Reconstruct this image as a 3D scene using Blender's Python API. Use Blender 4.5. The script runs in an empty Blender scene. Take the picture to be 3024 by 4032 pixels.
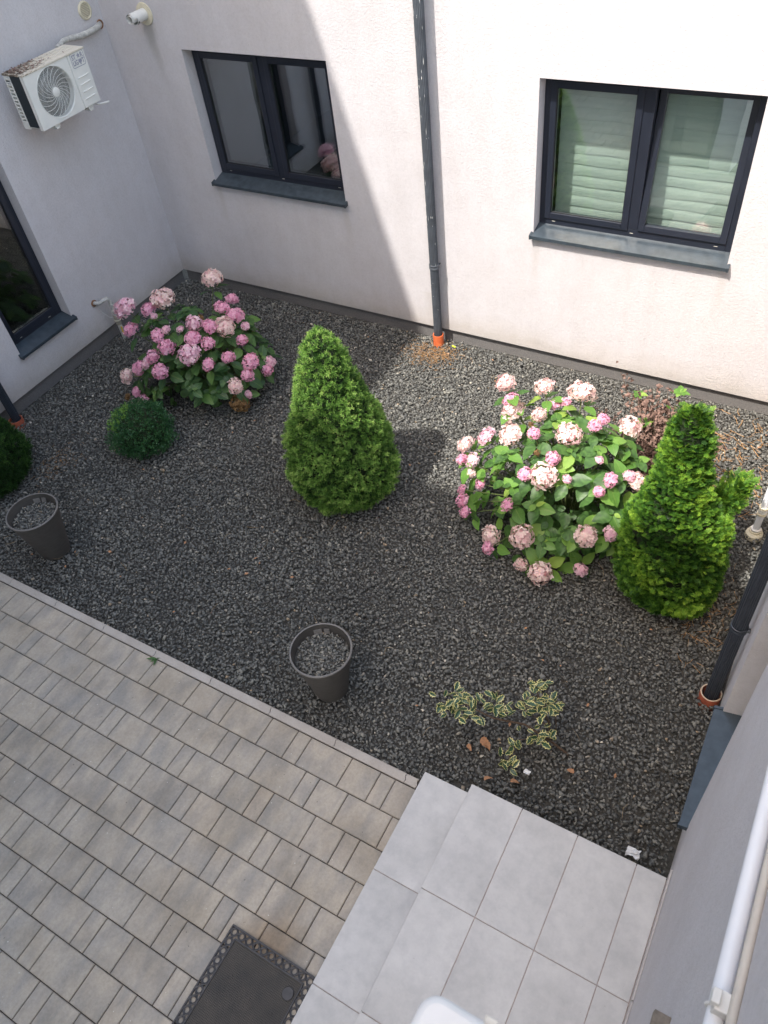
import bpy, bmesh, math, random
import numpy as np
from mathutils import Vector, Matrix
random.seed(7)
RNG = np.random.default_rng(11)
SC = bpy.context.scene
COL = SC.collection

# ------------------------------------------------------------------ camera, sky, sun, exposure
CAM = Vector((6.558, -5.845, 4.6))
cd = bpy.data.cameras.new('camera')
cam = bpy.data.objects.new('camera', cd); COL.objects.link(cam)
RR = [[0.8665305, 0.4885084, -0.1023933], [0.2997119, -0.6733074, -0.675892], [-0.3991211, 0.5549925, -0.7298532]]
m = Matrix(((RR[0][0], -RR[1][0], -RR[2][0]), (RR[0][1], -RR[1][1], -RR[2][1]), (RR[0][2], -RR[1][2], -RR[2][2]))).to_4x4()
m.translation = CAM
cam.matrix_world = m
cd.sensor_fit = 'AUTO'; cd.sensor_width = 36.0; cd.lens = 27.156
cd.clip_start = 0.02; cd.clip_end = 300
cd.dof.use_dof = True; cd.dof.focus_distance = 5.6; cd.dof.aperture_fstop = 9.0
SC.camera = cam

SUN_DIR = Vector((0.2665, 0.55, -1.0)).normalized()
world = bpy.data.worlds.new('World'); SC.world = world; world.use_nodes = True
wn = world.node_tree
bg = wn.nodes['Background']
sky = wn.nodes.new('ShaderNodeTexSky'); sky.sky_type = 'NISHITA'; sky.sun_disc = False
sky.sun_elevation = math.asin(-SUN_DIR.z)
sky.sun_rotation = math.atan2(-SUN_DIR.x, -SUN_DIR.y)
sky.air_density = 1.8; sky.dust_density = 3.8; sky.ozone_density = 0.6
wb = wn.nodes.new('ShaderNodeMix'); wb.data_type = 'RGBA'; wb.blend_type = 'MULTIPLY'; wb.inputs[0].default_value = 1.0; wb.inputs[7].default_value = (1.02, .985, .955, 1)   # camera white balance
wn.links.new(sky.outputs[0], wb.inputs[6]); wn.links.new(wb.outputs[2], bg.inputs[0]); bg.inputs[1].default_value = 0.15
sl = bpy.data.lights.new('sun', 'SUN'); sl.energy = 2.3; sl.angle = math.radians(0.53); sl.color = (1.0, 0.955, 0.89)
so = bpy.data.objects.new('sun', sl); COL.objects.link(so); so.location = (-3, -8, 15)
so.rotation_euler = SUN_DIR.to_track_quat('-Z', 'Y').to_euler()
SC.view_settings.view_transform = 'Standard'; SC.view_settings.look = 'None'
SC.view_settings.gamma = 1.0; SC.view_settings.use_curve_mapping = False
SC.view_settings.exposure = 1.52

# ------------------------------------------------------------------ helpers
class MB:
    def __init__(s): s.v = []; s.f = []
    def add(s, vs, fs):
        n = len(s.v); s.v += [tuple(p) for p in vs]; s.f += [tuple(i + n for i in f) for f in fs]
    def box(s, a, b, T=None):
        x0, y0, z0 = a; x1, y1, z1 = b
        P = [(x0,y0,z0),(x1,y0,z0),(x1,y1,z0),(x0,y1,z0),(x0,y0,z1),(x1,y0,z1),(x1,y1,z1),(x0,y1,z1)]
        if T: P = [T(*p) for p in P]
        s.add(P, [(0,3,2,1),(4,5,6,7),(0,1,5,4),(1,2,6,5),(2,3,7,6),(3,0,4,7)])
    def prism(s, prof, u0, u1, T):          # polygon in (w,v), extruded along u
        n = len(prof)
        P = [T(u0, v, w) for w, v in prof] + [T(u1, v, w) for w, v in prof]
        s.add(P, [tuple(range(n)), tuple(range(2*n-1, n-1, -1))] + [(i, (i+1) % n, n+(i+1) % n, n+i) for i in range(n)])
    def quad(s, *p): s.add(p, [tuple(range(len(p)))])
    def tube(s, path, r, seg=12, cap=True, flute=0.0, nfl=0):
        path = [Vector(p) for p in path]; n = len(path)
        rs = r if isinstance(r, (list, tuple)) else [r]*n
        ring = []; up = Vector((0.013, 0.021, 1))
        for i, p in enumerate(path):
            t = (path[min(i+1, n-1)] - path[max(i-1, 0)]).normalized()
            a = up.cross(t)
            if a.length < 1e-2: a = Vector((1, 0.01, 0)).cross(t)
            a.normalize(); b = t.cross(a)
            row = []
            for k in range(seg):
                th = 2*math.pi*k/seg
                rr = rs[i]*(1 - flute*(0.5-0.5*math.cos(nfl*th)))
                row.append(p + a*math.cos(th)*rr + b*math.sin(th)*rr)
            ring.append(row)
            up = b if abs(b.dot(t)) < .9 else up
        vs = [q for row in ring for q in row]
        fs = [(i*seg+k, i*seg+(k+1) % seg, (i+1)*seg+(k+1) % seg, (i+1)*seg+k) for i in range(n-1) for k in range(seg)]
        if cap: fs += [tuple(range(seg-1, -1, -1)), tuple((n-1)*seg+k for k in range(seg))]
        s.add(vs, fs)
    def lathe(s, prof, c=(0,0,0), seg=40, T=None):
        vs = []
        for r, z in prof:
            for k in range(seg):
                th = 2*math.pi*k/seg
                p = (c[0]+r*math.cos(th), c[1]+r*math.sin(th), c[2]+z)
                vs.append(T(*p) if T else p)
        fs = [(i*seg+k, i*seg+(k+1) % seg, (i+1)*seg+(k+1) % seg, (i+1)*seg+k) for i in range(len(prof)-1) for k in range(seg)]
        s.add(vs, fs)
    def torus(s, c, R, r, seg=32, ts=6, T=None):
        vs = []
        for k in range(seg):
            th = 2*math.pi*k/seg
            for j in range(ts):
                ph = 2*math.pi*j/ts
                p = (c[0]+(R+r*math.cos(ph))*math.cos(th), c[1]+(R+r*math.cos(ph))*math.sin(th), c[2]+r*math.sin(ph))
                vs.append(T(*p) if T else p)
        s.add(vs, [(k*ts+j, k*ts+(j+1) % ts, ((k+1) % seg)*ts+(j+1) % ts, ((k+1) % seg)*ts+j) for k in range(seg) for j in range(ts)])
    def build(s, name, mt, parent=None, loc=None, smooth=False, bevel=0.0):
        o0 = Vector(loc) if loc is not None else (origin(parent) if parent else Vector((0,0,0)))
        me = bpy.data.meshes.new(name)
        me.from_pydata([Vector(p)-o0 for p in s.v], [], s.f)
        bm = bmesh.new(); bm.from_mesh(me); bmesh.ops.recalc_face_normals(bm, faces=bm.faces); bm.to_mesh(me); bm.free()
        if smooth:
            me.polygons.foreach_set('use_smooth', [True]*len(me.polygons))
            try: me.set_sharp_from_angle(angle=math.radians(38))
            except Exception: pass
        me.materials.append(mt)
        o = bpy.data.objects.new(name, me); COL.objects.link(o)
        if parent: o.parent = parent
        else: o.location = o0
        if bevel > 0:
            bv = o.modifiers.new('bevel', 'BEVEL'); bv.width = bevel; bv.segments = 2; bv.limit_method = 'ANGLE'
        return o
def origin(o):
    p = Vector((0,0,0))
    while o: p += o.location; o = o.parent
    return p
def tag(o, label=None, cat=None, group=None, kind=None):
    if label: o['label'] = label
    if cat: o['category'] = cat
    if group: o['group'] = group
    if kind: o['kind'] = kind
    return o
def thing(name, loc, label, cat, group=None):
    o = bpy.data.objects.new(name, None); COL.objects.link(o); o.location = loc; o.empty_display_size = .1
    return tag(o, label, cat, group)
def np_obj(name, V, F, mt, parent=None, loc=(0,0,0), tone=None, smooth=False, uv=None):
    me = bpy.data.meshes.new(name)
    V = np.asarray(V, np.float32); F = np.asarray(F, np.int32); k = F.shape[1]
    me.vertices.add(len(V)); me.vertices.foreach_set('co', V.ravel())
    me.loops.add(F.size); me.loops.foreach_set('vertex_index', F.ravel())
    me.polygons.add(len(F)); me.polygons.foreach_set('loop_start', np.arange(0, F.size, k, dtype=np.int32))
    me.polygons.foreach_set('loop_total', np.full(len(F), k, np.int32))
    if smooth: me.polygons.foreach_set('use_smooth', np.ones(len(F), bool))
    me.update(calc_edges=True); me.validate()
    if tone is not None:
        a = me.attributes.new('tone', 'FLOAT', 'POINT'); a.data.foreach_set('value', np.asarray(tone, np.float32))
    if uv is not None:
        l = me.uv_layers.new(name='UVMap'); l.data.foreach_set('uv', np.asarray(uv, np.float32)[F.ravel()].ravel())
    if mt: me.materials.append(mt)
    o = bpy.data.objects.new(name, me); COL.objects.link(o)
    if parent: o.parent = parent
    o.location = loc
    return o
def inst(name, me, parent, mw, mt=None):
    o = bpy.data.objects.new(name, me); COL.objects.link(o); o.parent = parent; o.matrix_basis = mw
    if mt: o.material_slots[0].link = 'OBJECT'; o.material_slots[0].material = mt
    return o

# ------------------------------------------------------------------ materials
class NT:
    def __init__(s, name):
        s.m = bpy.data.materials.new(name); s.m.use_nodes = True; s.t = s.m.node_tree
        s.b = s.t.nodes['Principled BSDF']; s.out = s.t.nodes['Material Output']
    def n(s, ty, **kw):
        x = s.t.nodes.new(ty)
        for k, v in kw.items():
            if k in x.inputs: x.inputs[k].default_value = v
            else: setattr(x, k, v)
        return x
    def l(s, a, b): s.t.links.new(a, b)
    def coord(s, which='Object', scale=(1,1,1), rnd=False):
        tc = s.n('ShaderNodeTexCoord'); mp = s.n('ShaderNodeMapping'); mp.inputs['Scale'].default_value = scale
        s.l(tc.outputs[which], mp.inputs[0])
        if rnd:
            oi = s.n('ShaderNodeObjectInfo'); mu = s.n('ShaderNodeMath', operation='MULTIPLY'); mu.inputs[1].default_value = 57.0
            s.l(oi.outputs['Random'], mu.inputs[0]); s.l(mu.outputs[0], mp.inputs['Location'])
        return mp.outputs[0]
    def noise(s, co, scale, detail=4, rough=.6):
        x = s.n('ShaderNodeTexNoise', Scale=scale, Detail=detail, Roughness=rough); s.l(co, x.inputs['Vector']); return x.outputs[0]
    def ramp(s, fac, stops):
        r = s.n('ShaderNodeValToRGB'); e = r.color_ramp.elements
        while len(e) < len(stops): e.new(.5)
        for i, (p, c) in enumerate(stops): e[i].position = p; e[i].color = (*c, 1)
        s.l(fac, r.inputs[0]); return r.outputs[0]
    def mix(s, fac, a, b, mode='MIX'):
        x = s.n('ShaderNodeMix', data_type='RGBA', blend_type=mode)
        for sock, val in ((x.inputs[0], fac), (x.inputs[6], a), (x.inputs[7], b)):
            if isinstance(val, (int, float)): sock.default_value = val
            elif isinstance(val, tuple): sock.default_value = (*val, 1)
            else: s.l(val, sock)
        return x.outputs[2]
    def math(s, op, a, b=0.0):
        x = s.n('ShaderNodeMath', operation=op)
        for i, val in enumerate((a, b)):
            if isinstance(val, (int, float)): x.inputs[i].default_value = val
            else: s.l(val, x.inputs[i])
        return x.outputs[0]
    def bump(s, h, strength=.3, dist=.01):
        x = s.n('ShaderNodeBump', Strength=strength, Distance=dist); s.l(h, x.inputs['Height']); s.l(x.outputs[0], s.b.inputs['Normal'])
    def attr(s, nm): return s.n('ShaderNodeAttribute', attribute_name=nm).outputs['Fac']
    def col(s, c):
        if isinstance(c, tuple): s.b.inputs['Base Color'].default_value = (*c, 1)
        else: s.l(c, s.b.inputs['Base Color'])
    def rough(s, r): s.b.inputs['Roughness'].default_value = r
def simple(name, c, r=.5, metal=0.0, var=.12, scale=30, bump=0.0, spec=None):
    t = NT(name); co = t.coord(); nz = t.noise(co, scale, 5)
    lo = tuple(x*(1-var) for x in c); hi = tuple(min(1, x*(1+var)) for x in c)
    t.col(t.ramp(nz, [(.3, lo), (.7, hi)])); t.rough(r); t.b.inputs['Metallic'].default_value = metal
    if spec is not None: t.b.inputs['Specular IOR Level'].default_value = spec
    if bump: t.bump(nz, bump, .004)
    return t.m

def m_render(name='white_render', base=(.65, .624, .64), streaks=()):
    t = NT(name); co = t.coord()
    big = t.noise(co, .9, 5); st = t.noise(t.coord(scale=(5, 5, .35)), 1.6, 5)
    c1 = t.ramp(big, [(.3, tuple(x*.95 for x in base)), (.7, tuple(min(1, x*1.03) for x in base))])
    c2 = t.ramp(st, [(.36, (.945, .935, .925)), (.6, (1, 1, 1))])
    c = t.mix(.5, c1, c2, 'MULTIPLY')
    # grime band low on the wall, just above the plinth
    tc = t.n('ShaderNodeTexCoord'); sp = t.n('ShaderNodeSeparateXYZ'); t.l(tc.outputs['Object'], sp.inputs[0])
    nz = t.noise(co, 3.0, 5)
    h = t.math('SUBTRACT', sp.outputs[2], t.math('MULTIPLY', nz, .30))
    g = t.ramp(h, [(.0, (.80, .77, .70)), (.09, (.93, .91, .87)), (.24, (1, 1, 1))]); c = t.mix(.8, c, g, 'MULTIPLY')
    speck = t.noise(co, 42, 2); sp2 = t.ramp(speck, [(.225, (.72, .70, .67)), (.25, (1, 1, 1))]); c = t.mix(.55, c, sp2, 'MULTIPLY')
    gr = t.noise(t.coord(scale=(1, 1, .75)), 210, 3, .7); gr2 = t.noise(co, 70, 4, .6)
    c = t.mix(.5, c, t.ramp(gr, [(.3, (.84, .83, .82)), (.65, (1.02, 1.02, 1.02))]), 'MULTIPLY')
    g40 = t.noise(co, 46, 3, .6); c = t.mix(.4, c, t.ramp(g40, [(.33, (.88, .875, .87)), (.52, (1, 1, 1)), (.7, (1.05, 1.05, 1.05))]), 'MULTIPLY'); blot = t.noise(co, 7.5, 5, .65); c = t.mix(.6, c, t.ramp(blot, [(.34, (.93, .922, .915)), (.6, (1, 1, 1))]), 'MULTIPLY')
    for (x0, wd, zt, ln, st_) in streaks:
        wob = t.math('MULTIPLY', t.math('SUBTRACT', t.noise(t.coord(scale=(1, 1, .5)), 6, 3), .5), wd*1.2)
        dx = t.math('ABSOLUTE', t.math('ADD', t.math('SUBTRACT', sp.outputs[0], x0), wob))
        mx_ = t.n('ShaderNodeMapRange', interpolation_type='SMOOTHSTEP'); t.l(dx, mx_.inputs['Value']); mx_.inputs['From Min'].default_value = wd; mx_.inputs['From Max'].default_value = wd*.1
        mz = t.n('ShaderNodeMapRange', interpolation_type='SMOOTHSTEP'); t.l(sp.outputs[2], mz.inputs['Value']); mz.inputs['From Min'].default_value = zt-ln; mz.inputs['From Max'].default_value = zt
        lim = t.math('LESS_THAN', sp.outputs[2], zt)
        k = t.math('MULTIPLY', t.math('MULTIPLY', mx_.outputs[0], mz.outputs[0]), t.math('MULTIPLY', lim, st_))
        c = t.mix(k, c, (.42, .37, .31))
    t.col(c); t.rough(.93); t.b.inputs['Specular IOR Level'].default_value = .2
    t.bump(t.math('ADD', t.math('ADD', gr, t.math('MULTIPLY', gr2, 1.3)), t.math('MULTIPLY', g40, .9)), .55, .005)
    return t.m
M = {}
M['render'] = m_render()
M['render_back'] = m_render('white_render_stained', streaks=[(.555-3.4, .10, 2.71, .6, .62), (.90-3.4, .05, 1.25, .55, .3), (2.44-3.4, .05, 1.25, .5, .3), (4.36-3.4, .05, 1.25, .55, .24), (5.90-3.4, .06, 1.25, .6, .24), (3.3-3.4, .12, .5, .5, .2), (3.62-3.4, .05, 1.9, 1.2, .05)])
M['plinth'] = simple('grey_plinth_plaster', (.17, .16, .155), .95, var=.45, scale=260, bump=.5)
M['anth'] = simple('anthracite_frame', (.017, .021, .033), .36, var=.12, scale=8)
M['sill'] = simple('anthracite_sill', (.042, .055, .068), .27, var=.22, scale=14)
M['seal'] = simple('black_seal', (.012, .012, .013), .6)
M['slot'] = simple('weep_slot_bright', (.55, .53, .46), .5)
M['room'] = simple('dark_room', (.055, .053, .05), .9)
M['roomwall'] = simple('upper_wall', (.74, .72, .71), .9)
M['ground'] = simple('dark_soil', (.07, .067, .06), 1.0, var=.5, scale=40)
M['bed'] = simple('joint_sand', (.075, .06, .052), 1.0, var=.6, scale=25)
M['pipe'] = simple('anthracite_pipe', (.04, .048, .062), .33, var=.2, scale=12)
M['pipe_mid'] = simple('light_anthracite_pipe', (.075, .085, .10), .42, var=.25, scale=10)  # lighter grey than the other drainpipes
M['splash'] = simple('paint_splash', (.7, .7, .68), .7)
M['orange'] = simple('orange_sewer_pipe', (.55, .12, .04), .5, var=.25, scale=14)
M['clay'] = simple('weathered_orange_pipe', (.33, .085, .045), .6, var=.35, scale=16)
M['cream'] = simple('cream_rim', (.6, .47, .35), .6)
M['ac'] = simple('ac_white', (.76, .755, .71), .42, var=.04, scale=6)
M['ac_dark'] = simple('ac_dark_coil', (.015, .022, .027), .6, var=.4, scale=60)
M['ac_logo'] = simple('logo_grey', (.34, .34, .40), .5)
M['plastic'] = simple('white_plastic', (.70, .69, .66), .4, var=.06, scale=20)
M['plastic_y'] = simple('yellowed_plastic', (.66, .60, .45), .5, var=.1, scale=20)
M['slatdark'] = simple('vent_shadow_brown', (.30, .23, .17), .7)
M['gal'] = simple('galvanised_pipe', (.47, .46, .43), .5, metal=.0, var=.35, scale=26, bump=.2)
M['rust'] = simple('rusty_fitting', (.25, .13, .07), .8, var=.5, scale=60)
M['brass'] = simple('dull_fitting', (.30, .27, .22), .6, var=.35, scale=50)
M['yellow'] = simple('yellow_plastic', (.7, .45, .02), .4)
M['lime'] = simple('lime_plastic', (.65, .75, .04), .4)
M['conduit'] = simple('white_conduit', (.75, .76, .80), .35, var=.03, scale=8)
M['shadow_strip'] = simple('beige_shadow_strip', (.50, .46, .41), .6, var=.08, scale=12)  # beige stands in for the shaded gap beside the white conduit
M['box_lid'] = simple('greyed_plastic_lid', (.40, .41, .45), .45, var=.06, scale=9)
M['box_rim'] = simple('white_plastic_housing', (.56, .565, .58), .5, var=.06, scale=9)
M['stub'] = simple('brown_bracket', (.20, .165, .13), .7, var=.3, scale=40)
M['stone_white'] = simple('pale_quartz', (.6, .57, .5), .8)
M['paper'] = simple('white_paper', (.72, .72, .72), .8, var=.12, scale=60)
M['pot'] = None
M['twig'] = simple('dry_twig', (.30, .22, .13), .9, var=.4, scale=60)
M['straw'] = simple('dry_needles', (.42, .23, .09), .9, var=.5, scale=90)
M['bark'] = simple('brown_bark', (.09, .06, .04), .95, var=.4, scale=50)
M['stem_g'] = simple('green_stem', (.10, .13, .04), .7, var=.3, scale=40)
M['dryleaf'] = simple('dry_leaf', (.36, .19, .10), .85, var=.35, scale=70)
M['witherleaf'] = simple('withered_leaf', (.20, .125, .10), .9, var=.5, scale=50)
M['drybloom'] = simple('withered_bloom', (.27, .165, .085), .9, var=.4, scale=70)
M['coping'] = simple('roof_edge', (.08, .09, .1), .5)

def m_pot():
    t = NT('taupe_plastic_pot'); co = t.coord()
    w = t.n('ShaderNodeTexWave', wave_type='BANDS', bands_direction='Z', Scale=34.0, Distortion=2.5, Detail=2.0); t.l(co, w.inputs['Vector'])
    w.inputs['Detail Scale'].default_value = 2.0
    nz = t.noise(t.coord(scale=(1, 1, 6)), 14, 4)
    t.col(t.ramp(nz, [(.3, (.060, .054, .049)), (.7, (.085, .078, .071))])); t.rough(.6)
    t.bump(w.outputs[1], .35, .004); return t.m
M['pot'] = m_pot()
M['potrim'] = simple('pot_rim', (.15, .14, .13), .5)

def m_stone():
    t = NT('crushed_stone'); a = t.attr('tone'); co = t.coord()
    pt = t.noise(co, 1.1, 3); a = t.math('ADD', a, t.math('MULTIPLY', t.math('SUBTRACT', pt, .5), .28))
    c = t.ramp(a, [(0, (.066, .067, .064)), (.25, (.115, .116, .110)), (.5, (.166, .166, .154)), (.72, (.232, .228, .203)), (.86, (.30, .285, .24)),
                   (.945, (.31, .235, .155)), (.965, (.40, .365, .31)), (.992, (.43, .38, .31)), (1.0, (.62, .57, .48))])
    nz = t.noise(co, 120, 4); c = t.mix(.6, c, t.ramp(nz, [(.3, (.72, .72, .74)), (.7, (1.18, 1.16, 1.12))]), 'MULTIPLY')
    t.col(c); t.rough(.82); t.b.inputs['Specular IOR Level'].default_value = .35; t.bump(nz, .35, .004); return t.m
M['stone'] = m_stone()

def m_paver():
    t = NT('concrete_paver'); co = t.coord(scale=(6, 2.2, 1), rnd=True); co2 = t.coord(rnd=True)
    st = t.noise(co, 1.7, 4, .55); fine = t.noise(co2, 60, 5, .7); mid = t.noise(co2, 9, 4)
    oi = t.n('ShaderNodeObjectInfo')
    c = t.ramp(st, [(.28, (.31, .295, .276)), (.45, (.375, .342, .303)), (.58, (.445, .395, .335)), (.72, (.39, .358, .318))])
    tint = t.ramp(oi.outputs['Random'], [(0, (.89, .885, .88)), (.3, (.97, .96, .945)), (.6, (1.01, .99, .955)), (.85, (.95, .95, .945)), (1, (1.04, 1.0, .95))])
    c = t.mix(1.0, c, tint, 'MULTIPLY')
    c = t.mix(.5, c, t.ramp(mid, [(.35, (.84, .84, .83)), (.6, (1, 1, 1))]), 'MULTIPLY')
    c = t.mix(.6, c, t.ramp(fine, [(.33, (.78, .78, .77)), (.62, (1.06, 1.06, 1.05))]), 'MULTIPLY')
    t.col(c); t.rough(.85); t.b.inputs['Specular IOR Level'].default_value = .3; t.bump(t.math('ADD', fine, mid), .3, .002)
    ge = t.n('ShaderNodeNewGeometry'); dn = t.n('ShaderNodeTexNoise', Scale=2.6, Detail=5.0); t.l(ge.outputs['Position'], dn.inputs['Vector'])
    dirt = t.ramp(dn.outputs[0], [(.36, (.80, .78, .745)), (.56, (1, 1, 1))]); c = t.mix(.8, c, dirt, 'MULTIPLY')
    sn = t.n('ShaderNodeTexNoise', Scale=38.0, Detail=2.0); t.l(ge.outputs['Position'], sn.inputs['Vector']); c = t.mix(.8, c, t.ramp(sn.outputs[0], [(.235, (.45, .44, .42)), (.26, (1, 1, 1))]), 'MULTIPLY')
    # brown water stain around the doormat
    vd = t.n('ShaderNodeVectorMath', operation='DISTANCE'); t.l(ge.outputs['Position'], vd.inputs[0]); vd.inputs[1].default_value = (5.02, -5.42, 0)
    ds = t.math('ADD', vd.outputs['Value'], t.math('MULTIPLY', dn.outputs[0], .35)); c = t.mix(1.0, c, t.ramp(ds, [(.24, (.72, .64, .56)), (.44, (1, 1, 1))]), 'MULTIPLY')
    t.col(c); return t.m
M['paver'] = m_paver()
def m_kerb():
    t = NT('concrete_kerb'); co = t.coord(rnd=True); fine = t.noise(co, 80, 5, .7); mid = t.noise(co, 5, 5)
    c = t.ramp(mid, [(.3, (.37, .33, .29)), (.7, (.45, .41, .37))]); c = t.mix(.5, c, t.ramp(fine, [(.3, (.8, .8, .8)), (.65, (1.03, 1.03, 1.03))]), 'MULTIPLY')
    t.col(c); t.rough(.9); t.bump(fine, .25, .002); return t.m
M['kerb'] = m_kerb()
def m_tile():
    t = NT('grey_porcelain_tile'); co = t.coord(rnd=True); a = t.noise(co, 3.2, 7, .62); b = t.noise(co, 14, 6, .65); f = t.noise(co, 90, 3)
    c = t.ramp(a, [(.28, (.41, .402, .396)), (.5, (.475, .466, .458)), (.72, (.535, .524, .514))])
    c = t.mix(.6, c, t.ramp(b, [(.34, (.85, .85, .86)), (.58, (1.04, 1.04, 1.03))]), 'MULTIPLY')
    c = t.mix(.4, c, t.ramp(f, [(.3, (.93, .93, .93)), (.6, (1, 1, 1))]), 'MULTIPLY')
    sk = t.noise(co, 55, 2); c = t.mix(.7, c, t.ramp(sk, [(.225, (.6, .58, .55)), (.25, (1, 1, 1))]), 'MULTIPLY')
    wm = t.noise(t.coord(), 1.7, 4, .5); c = t.mix(.7, c, t.ramp(wm, [(.38, (.93, .925, .92)), (.5, (1, 1, 1)), (.53, (.96, .96, .965)), (.6, (1, 1, 1))]), 'MULTIPLY')
    t.col(c); t.rough(.48); t.b.inputs['Specular IOR Level'].default_value = .4; t.bump(b, .04, .002); return t.m
M['tile'] = m_tile()
M['grout'] = simple('brown_grout', (.36, .30, .275), .95, var=.2, scale=80)
M['skirt'] = simple('skirting_edge', (.40, .37, .355), .6, var=.12, scale=20)

def m_glass():
    t = NT('window_glass'); t.t.nodes.remove(t.b)
    tr = t.n('ShaderNodeBsdfTransparent'); tr.inputs[0].default_value = (.90, .94, .92, 1)
    gl = t.n('ShaderNodeBsdfGlossy'); gl.inputs['Roughness'].default_value = 0.0; gl.inputs[0].default_value = (.96, .98, 1, 1)
    nz = t.noise(t.coord(), 2.3, 2); bp = t.n('ShaderNodeBump', Strength=.05, Distance=.01); t.l(nz, bp.inputs['Height']); t.l(bp.outputs[0], gl.inputs['Normal'])
    ge = t.n('ShaderNodeNewGeometry'); dt = t.n('ShaderNodeVectorMath', operation='DOT_PRODUCT'); t.l(ge.outputs['Normal'], dt.inputs[0]); t.l(ge.outputs['Incoming'], dt.inputs[1])
    om = t.math('SUBTRACT', 1.0, t.math('ABSOLUTE', dt.outputs['Value'])); fr_ = t.math('ADD', .20, t.math('MULTIPLY', t.math('POWER', om, 5.0), .80))
    mx = t.n('ShaderNodeMixShader'); t.l(fr_, mx.inputs[0]); t.l(tr.outputs[0], mx.inputs[1]); t.l(gl.outputs[0], mx.inputs[2])
    t.l(mx.outputs[0], t.out.inputs[0]); return t.m
M['glass'] = m_glass()
def m_blind():
    t = NT('pale_green_blind'); co = t.coord(scale=(.7, 1, 9)); nz = t.noise(co, 2.0, 4)
    c = t.ramp(nz, [(.35, (.56, .64, .59)), (.6, (.66, .73, .68))]); t.col(c); t.rough(.8); return t.m
M['blind'] = m_blind()

def leafy(name, stops, rough=.45, trans=.3, use='tone', tcol=None, veins=False, spec=.4):
    t = NT(name)
    if use == 'tone': f = t.attr('tone')
    else:
        oi = t.n('ShaderNodeObjectInfo'); f = oi.outputs['Random']
    c = t.ramp(f, stops)
    if veins:
        uvn = t.n('ShaderNodeUVMap'); sp = t.n('ShaderNodeSeparateXYZ'); t.l(uvn.outputs[0], sp.inputs[0])
        au = t.math('ABSOLUTE', t.math('SUBTRACT', sp.outputs[0], .5))
        mid = t.math('LESS_THAN', au, .018)
        di = t.math('FRACT', t.math('SUBTRACT', t.math('MULTIPLY', sp.outputs[1], 7.5), t.math('MULTIPLY', au, 7.0)))
        side = t.math('LESS_THAN', di, .12)
        vein = t.math('MAXIMUM', mid, t.math('MULTIPLY', side, .5))
        c = t.mix(t.math('MULTIPLY', vein, .42), c, (.26, .34, .10))
        nz = t.noise(t.coord(), 40, 4); c = t.mix(.5, c, t.ramp(nz, [(.3, (.8, .8, .8)), (.7, (1.12, 1.12, 1.05))]), 'MULTIPLY')
        bp_h = t.math('SUBTRACT', 1.0, t.math('ABSOLUTE', t.math('SUBTRACT', di, .5)))
        t.bump(bp_h, .25, .004)
    t.col(c); t.rough(rough); t.b.inputs['Specular IOR Level'].default_value = spec
    tr = t.n('ShaderNodeBsdfTranslucent'); mx = t.n('ShaderNodeMixShader'); mx.inputs[0].default_value = trans
    hs = t.mix(1.0, c, tcol or (1.5, 1.5, .7), 'MULTIPLY'); t.l(hs, tr.inputs[0])
    t.l(t.b.outputs[0], mx.inputs[1]); t.l(tr.outputs[0], mx.inputs[2]); t.l(mx.outputs[0], t.out.inputs[0])
    return t.m
M['hyleaf_r'] = leafy('hydrangea_sunlit_leaf', [(0, (.075, .175, .035)), (.5, (.13, .28, .055)), (.85, (.20, .36, .075)), (1, (.30, .43, .085))], .42, .3, 'rnd', veins=True)  # lighter green: sunlight on the right bush put into the leaf colour
M['hyleaf_l'] = leafy('hydrangea_shaded_leaf', [(0, (0.030, 0.084, 0.030)), (.6, (0.049, 0.119, 0.038)), (1, (0.101, 0.203, 0.047))], .42, .25, 'rnd', veins=True)  # darker copy of the same leaf, for the bush in shade
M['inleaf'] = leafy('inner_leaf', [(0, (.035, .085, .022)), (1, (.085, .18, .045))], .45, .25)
M['spruce'] = leafy('spruce_needle', [(0, (.006, .02, .006)), (.4, (.032, .085, .018)), (.72, (.18, .35, .065)), (1, (.44, .58, .17))], .5, .2, spec=.2)  # fresh light tips brightened for sun, lows darkened for shade
M['thuja'] = leafy('thuja_scale', [(0, (.005, .02, .004)), (.42, (.026, .08, .014)), (.72, (.12, .26, .028)), (1, (.34, .50, .06))], .5, .2, spec=.2)  # scale colour carries shade in the lows and sun at the tips
M['box'] = leafy('box_leaf', [(0, (0.025, 0.079, 0.032)), (.6, (0.045, 0.131, 0.049)), (.9, (0.079, 0.193, 0.061)), (1, (0.228, 0.403, 0.070))], .4, .2)
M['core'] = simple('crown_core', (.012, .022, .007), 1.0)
M['petal'] = [leafy('petal_pink', [(0, (.74, .32, .47)), (.5, (.85, .46, .60)), (1, (.88, .61, .69))], .6, .3, tcol=(1.1, .9, 1.0), spec=.2),
              leafy('petal_pale', [(0, (.76, .42, .54)), (.5, (.85, .58, .66)), (1, (.87, .73, .70))], .6, .3, tcol=(1.1, .95, 1.0), spec=.2),
              leafy('petal_cream', [(0, (.80, .50, .53)), (.4, (.86, .66, .63)), (1, (.88, .80, .70))], .6, .3, tcol=(1.1, 1, .95), spec=.2),
              leafy('petal_withered', [(0, (.12, .07, .035)), (.6, (.25, .15, .07)), (1, (.34, .22, .11))], .8, .2, spec=.1)]
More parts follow.
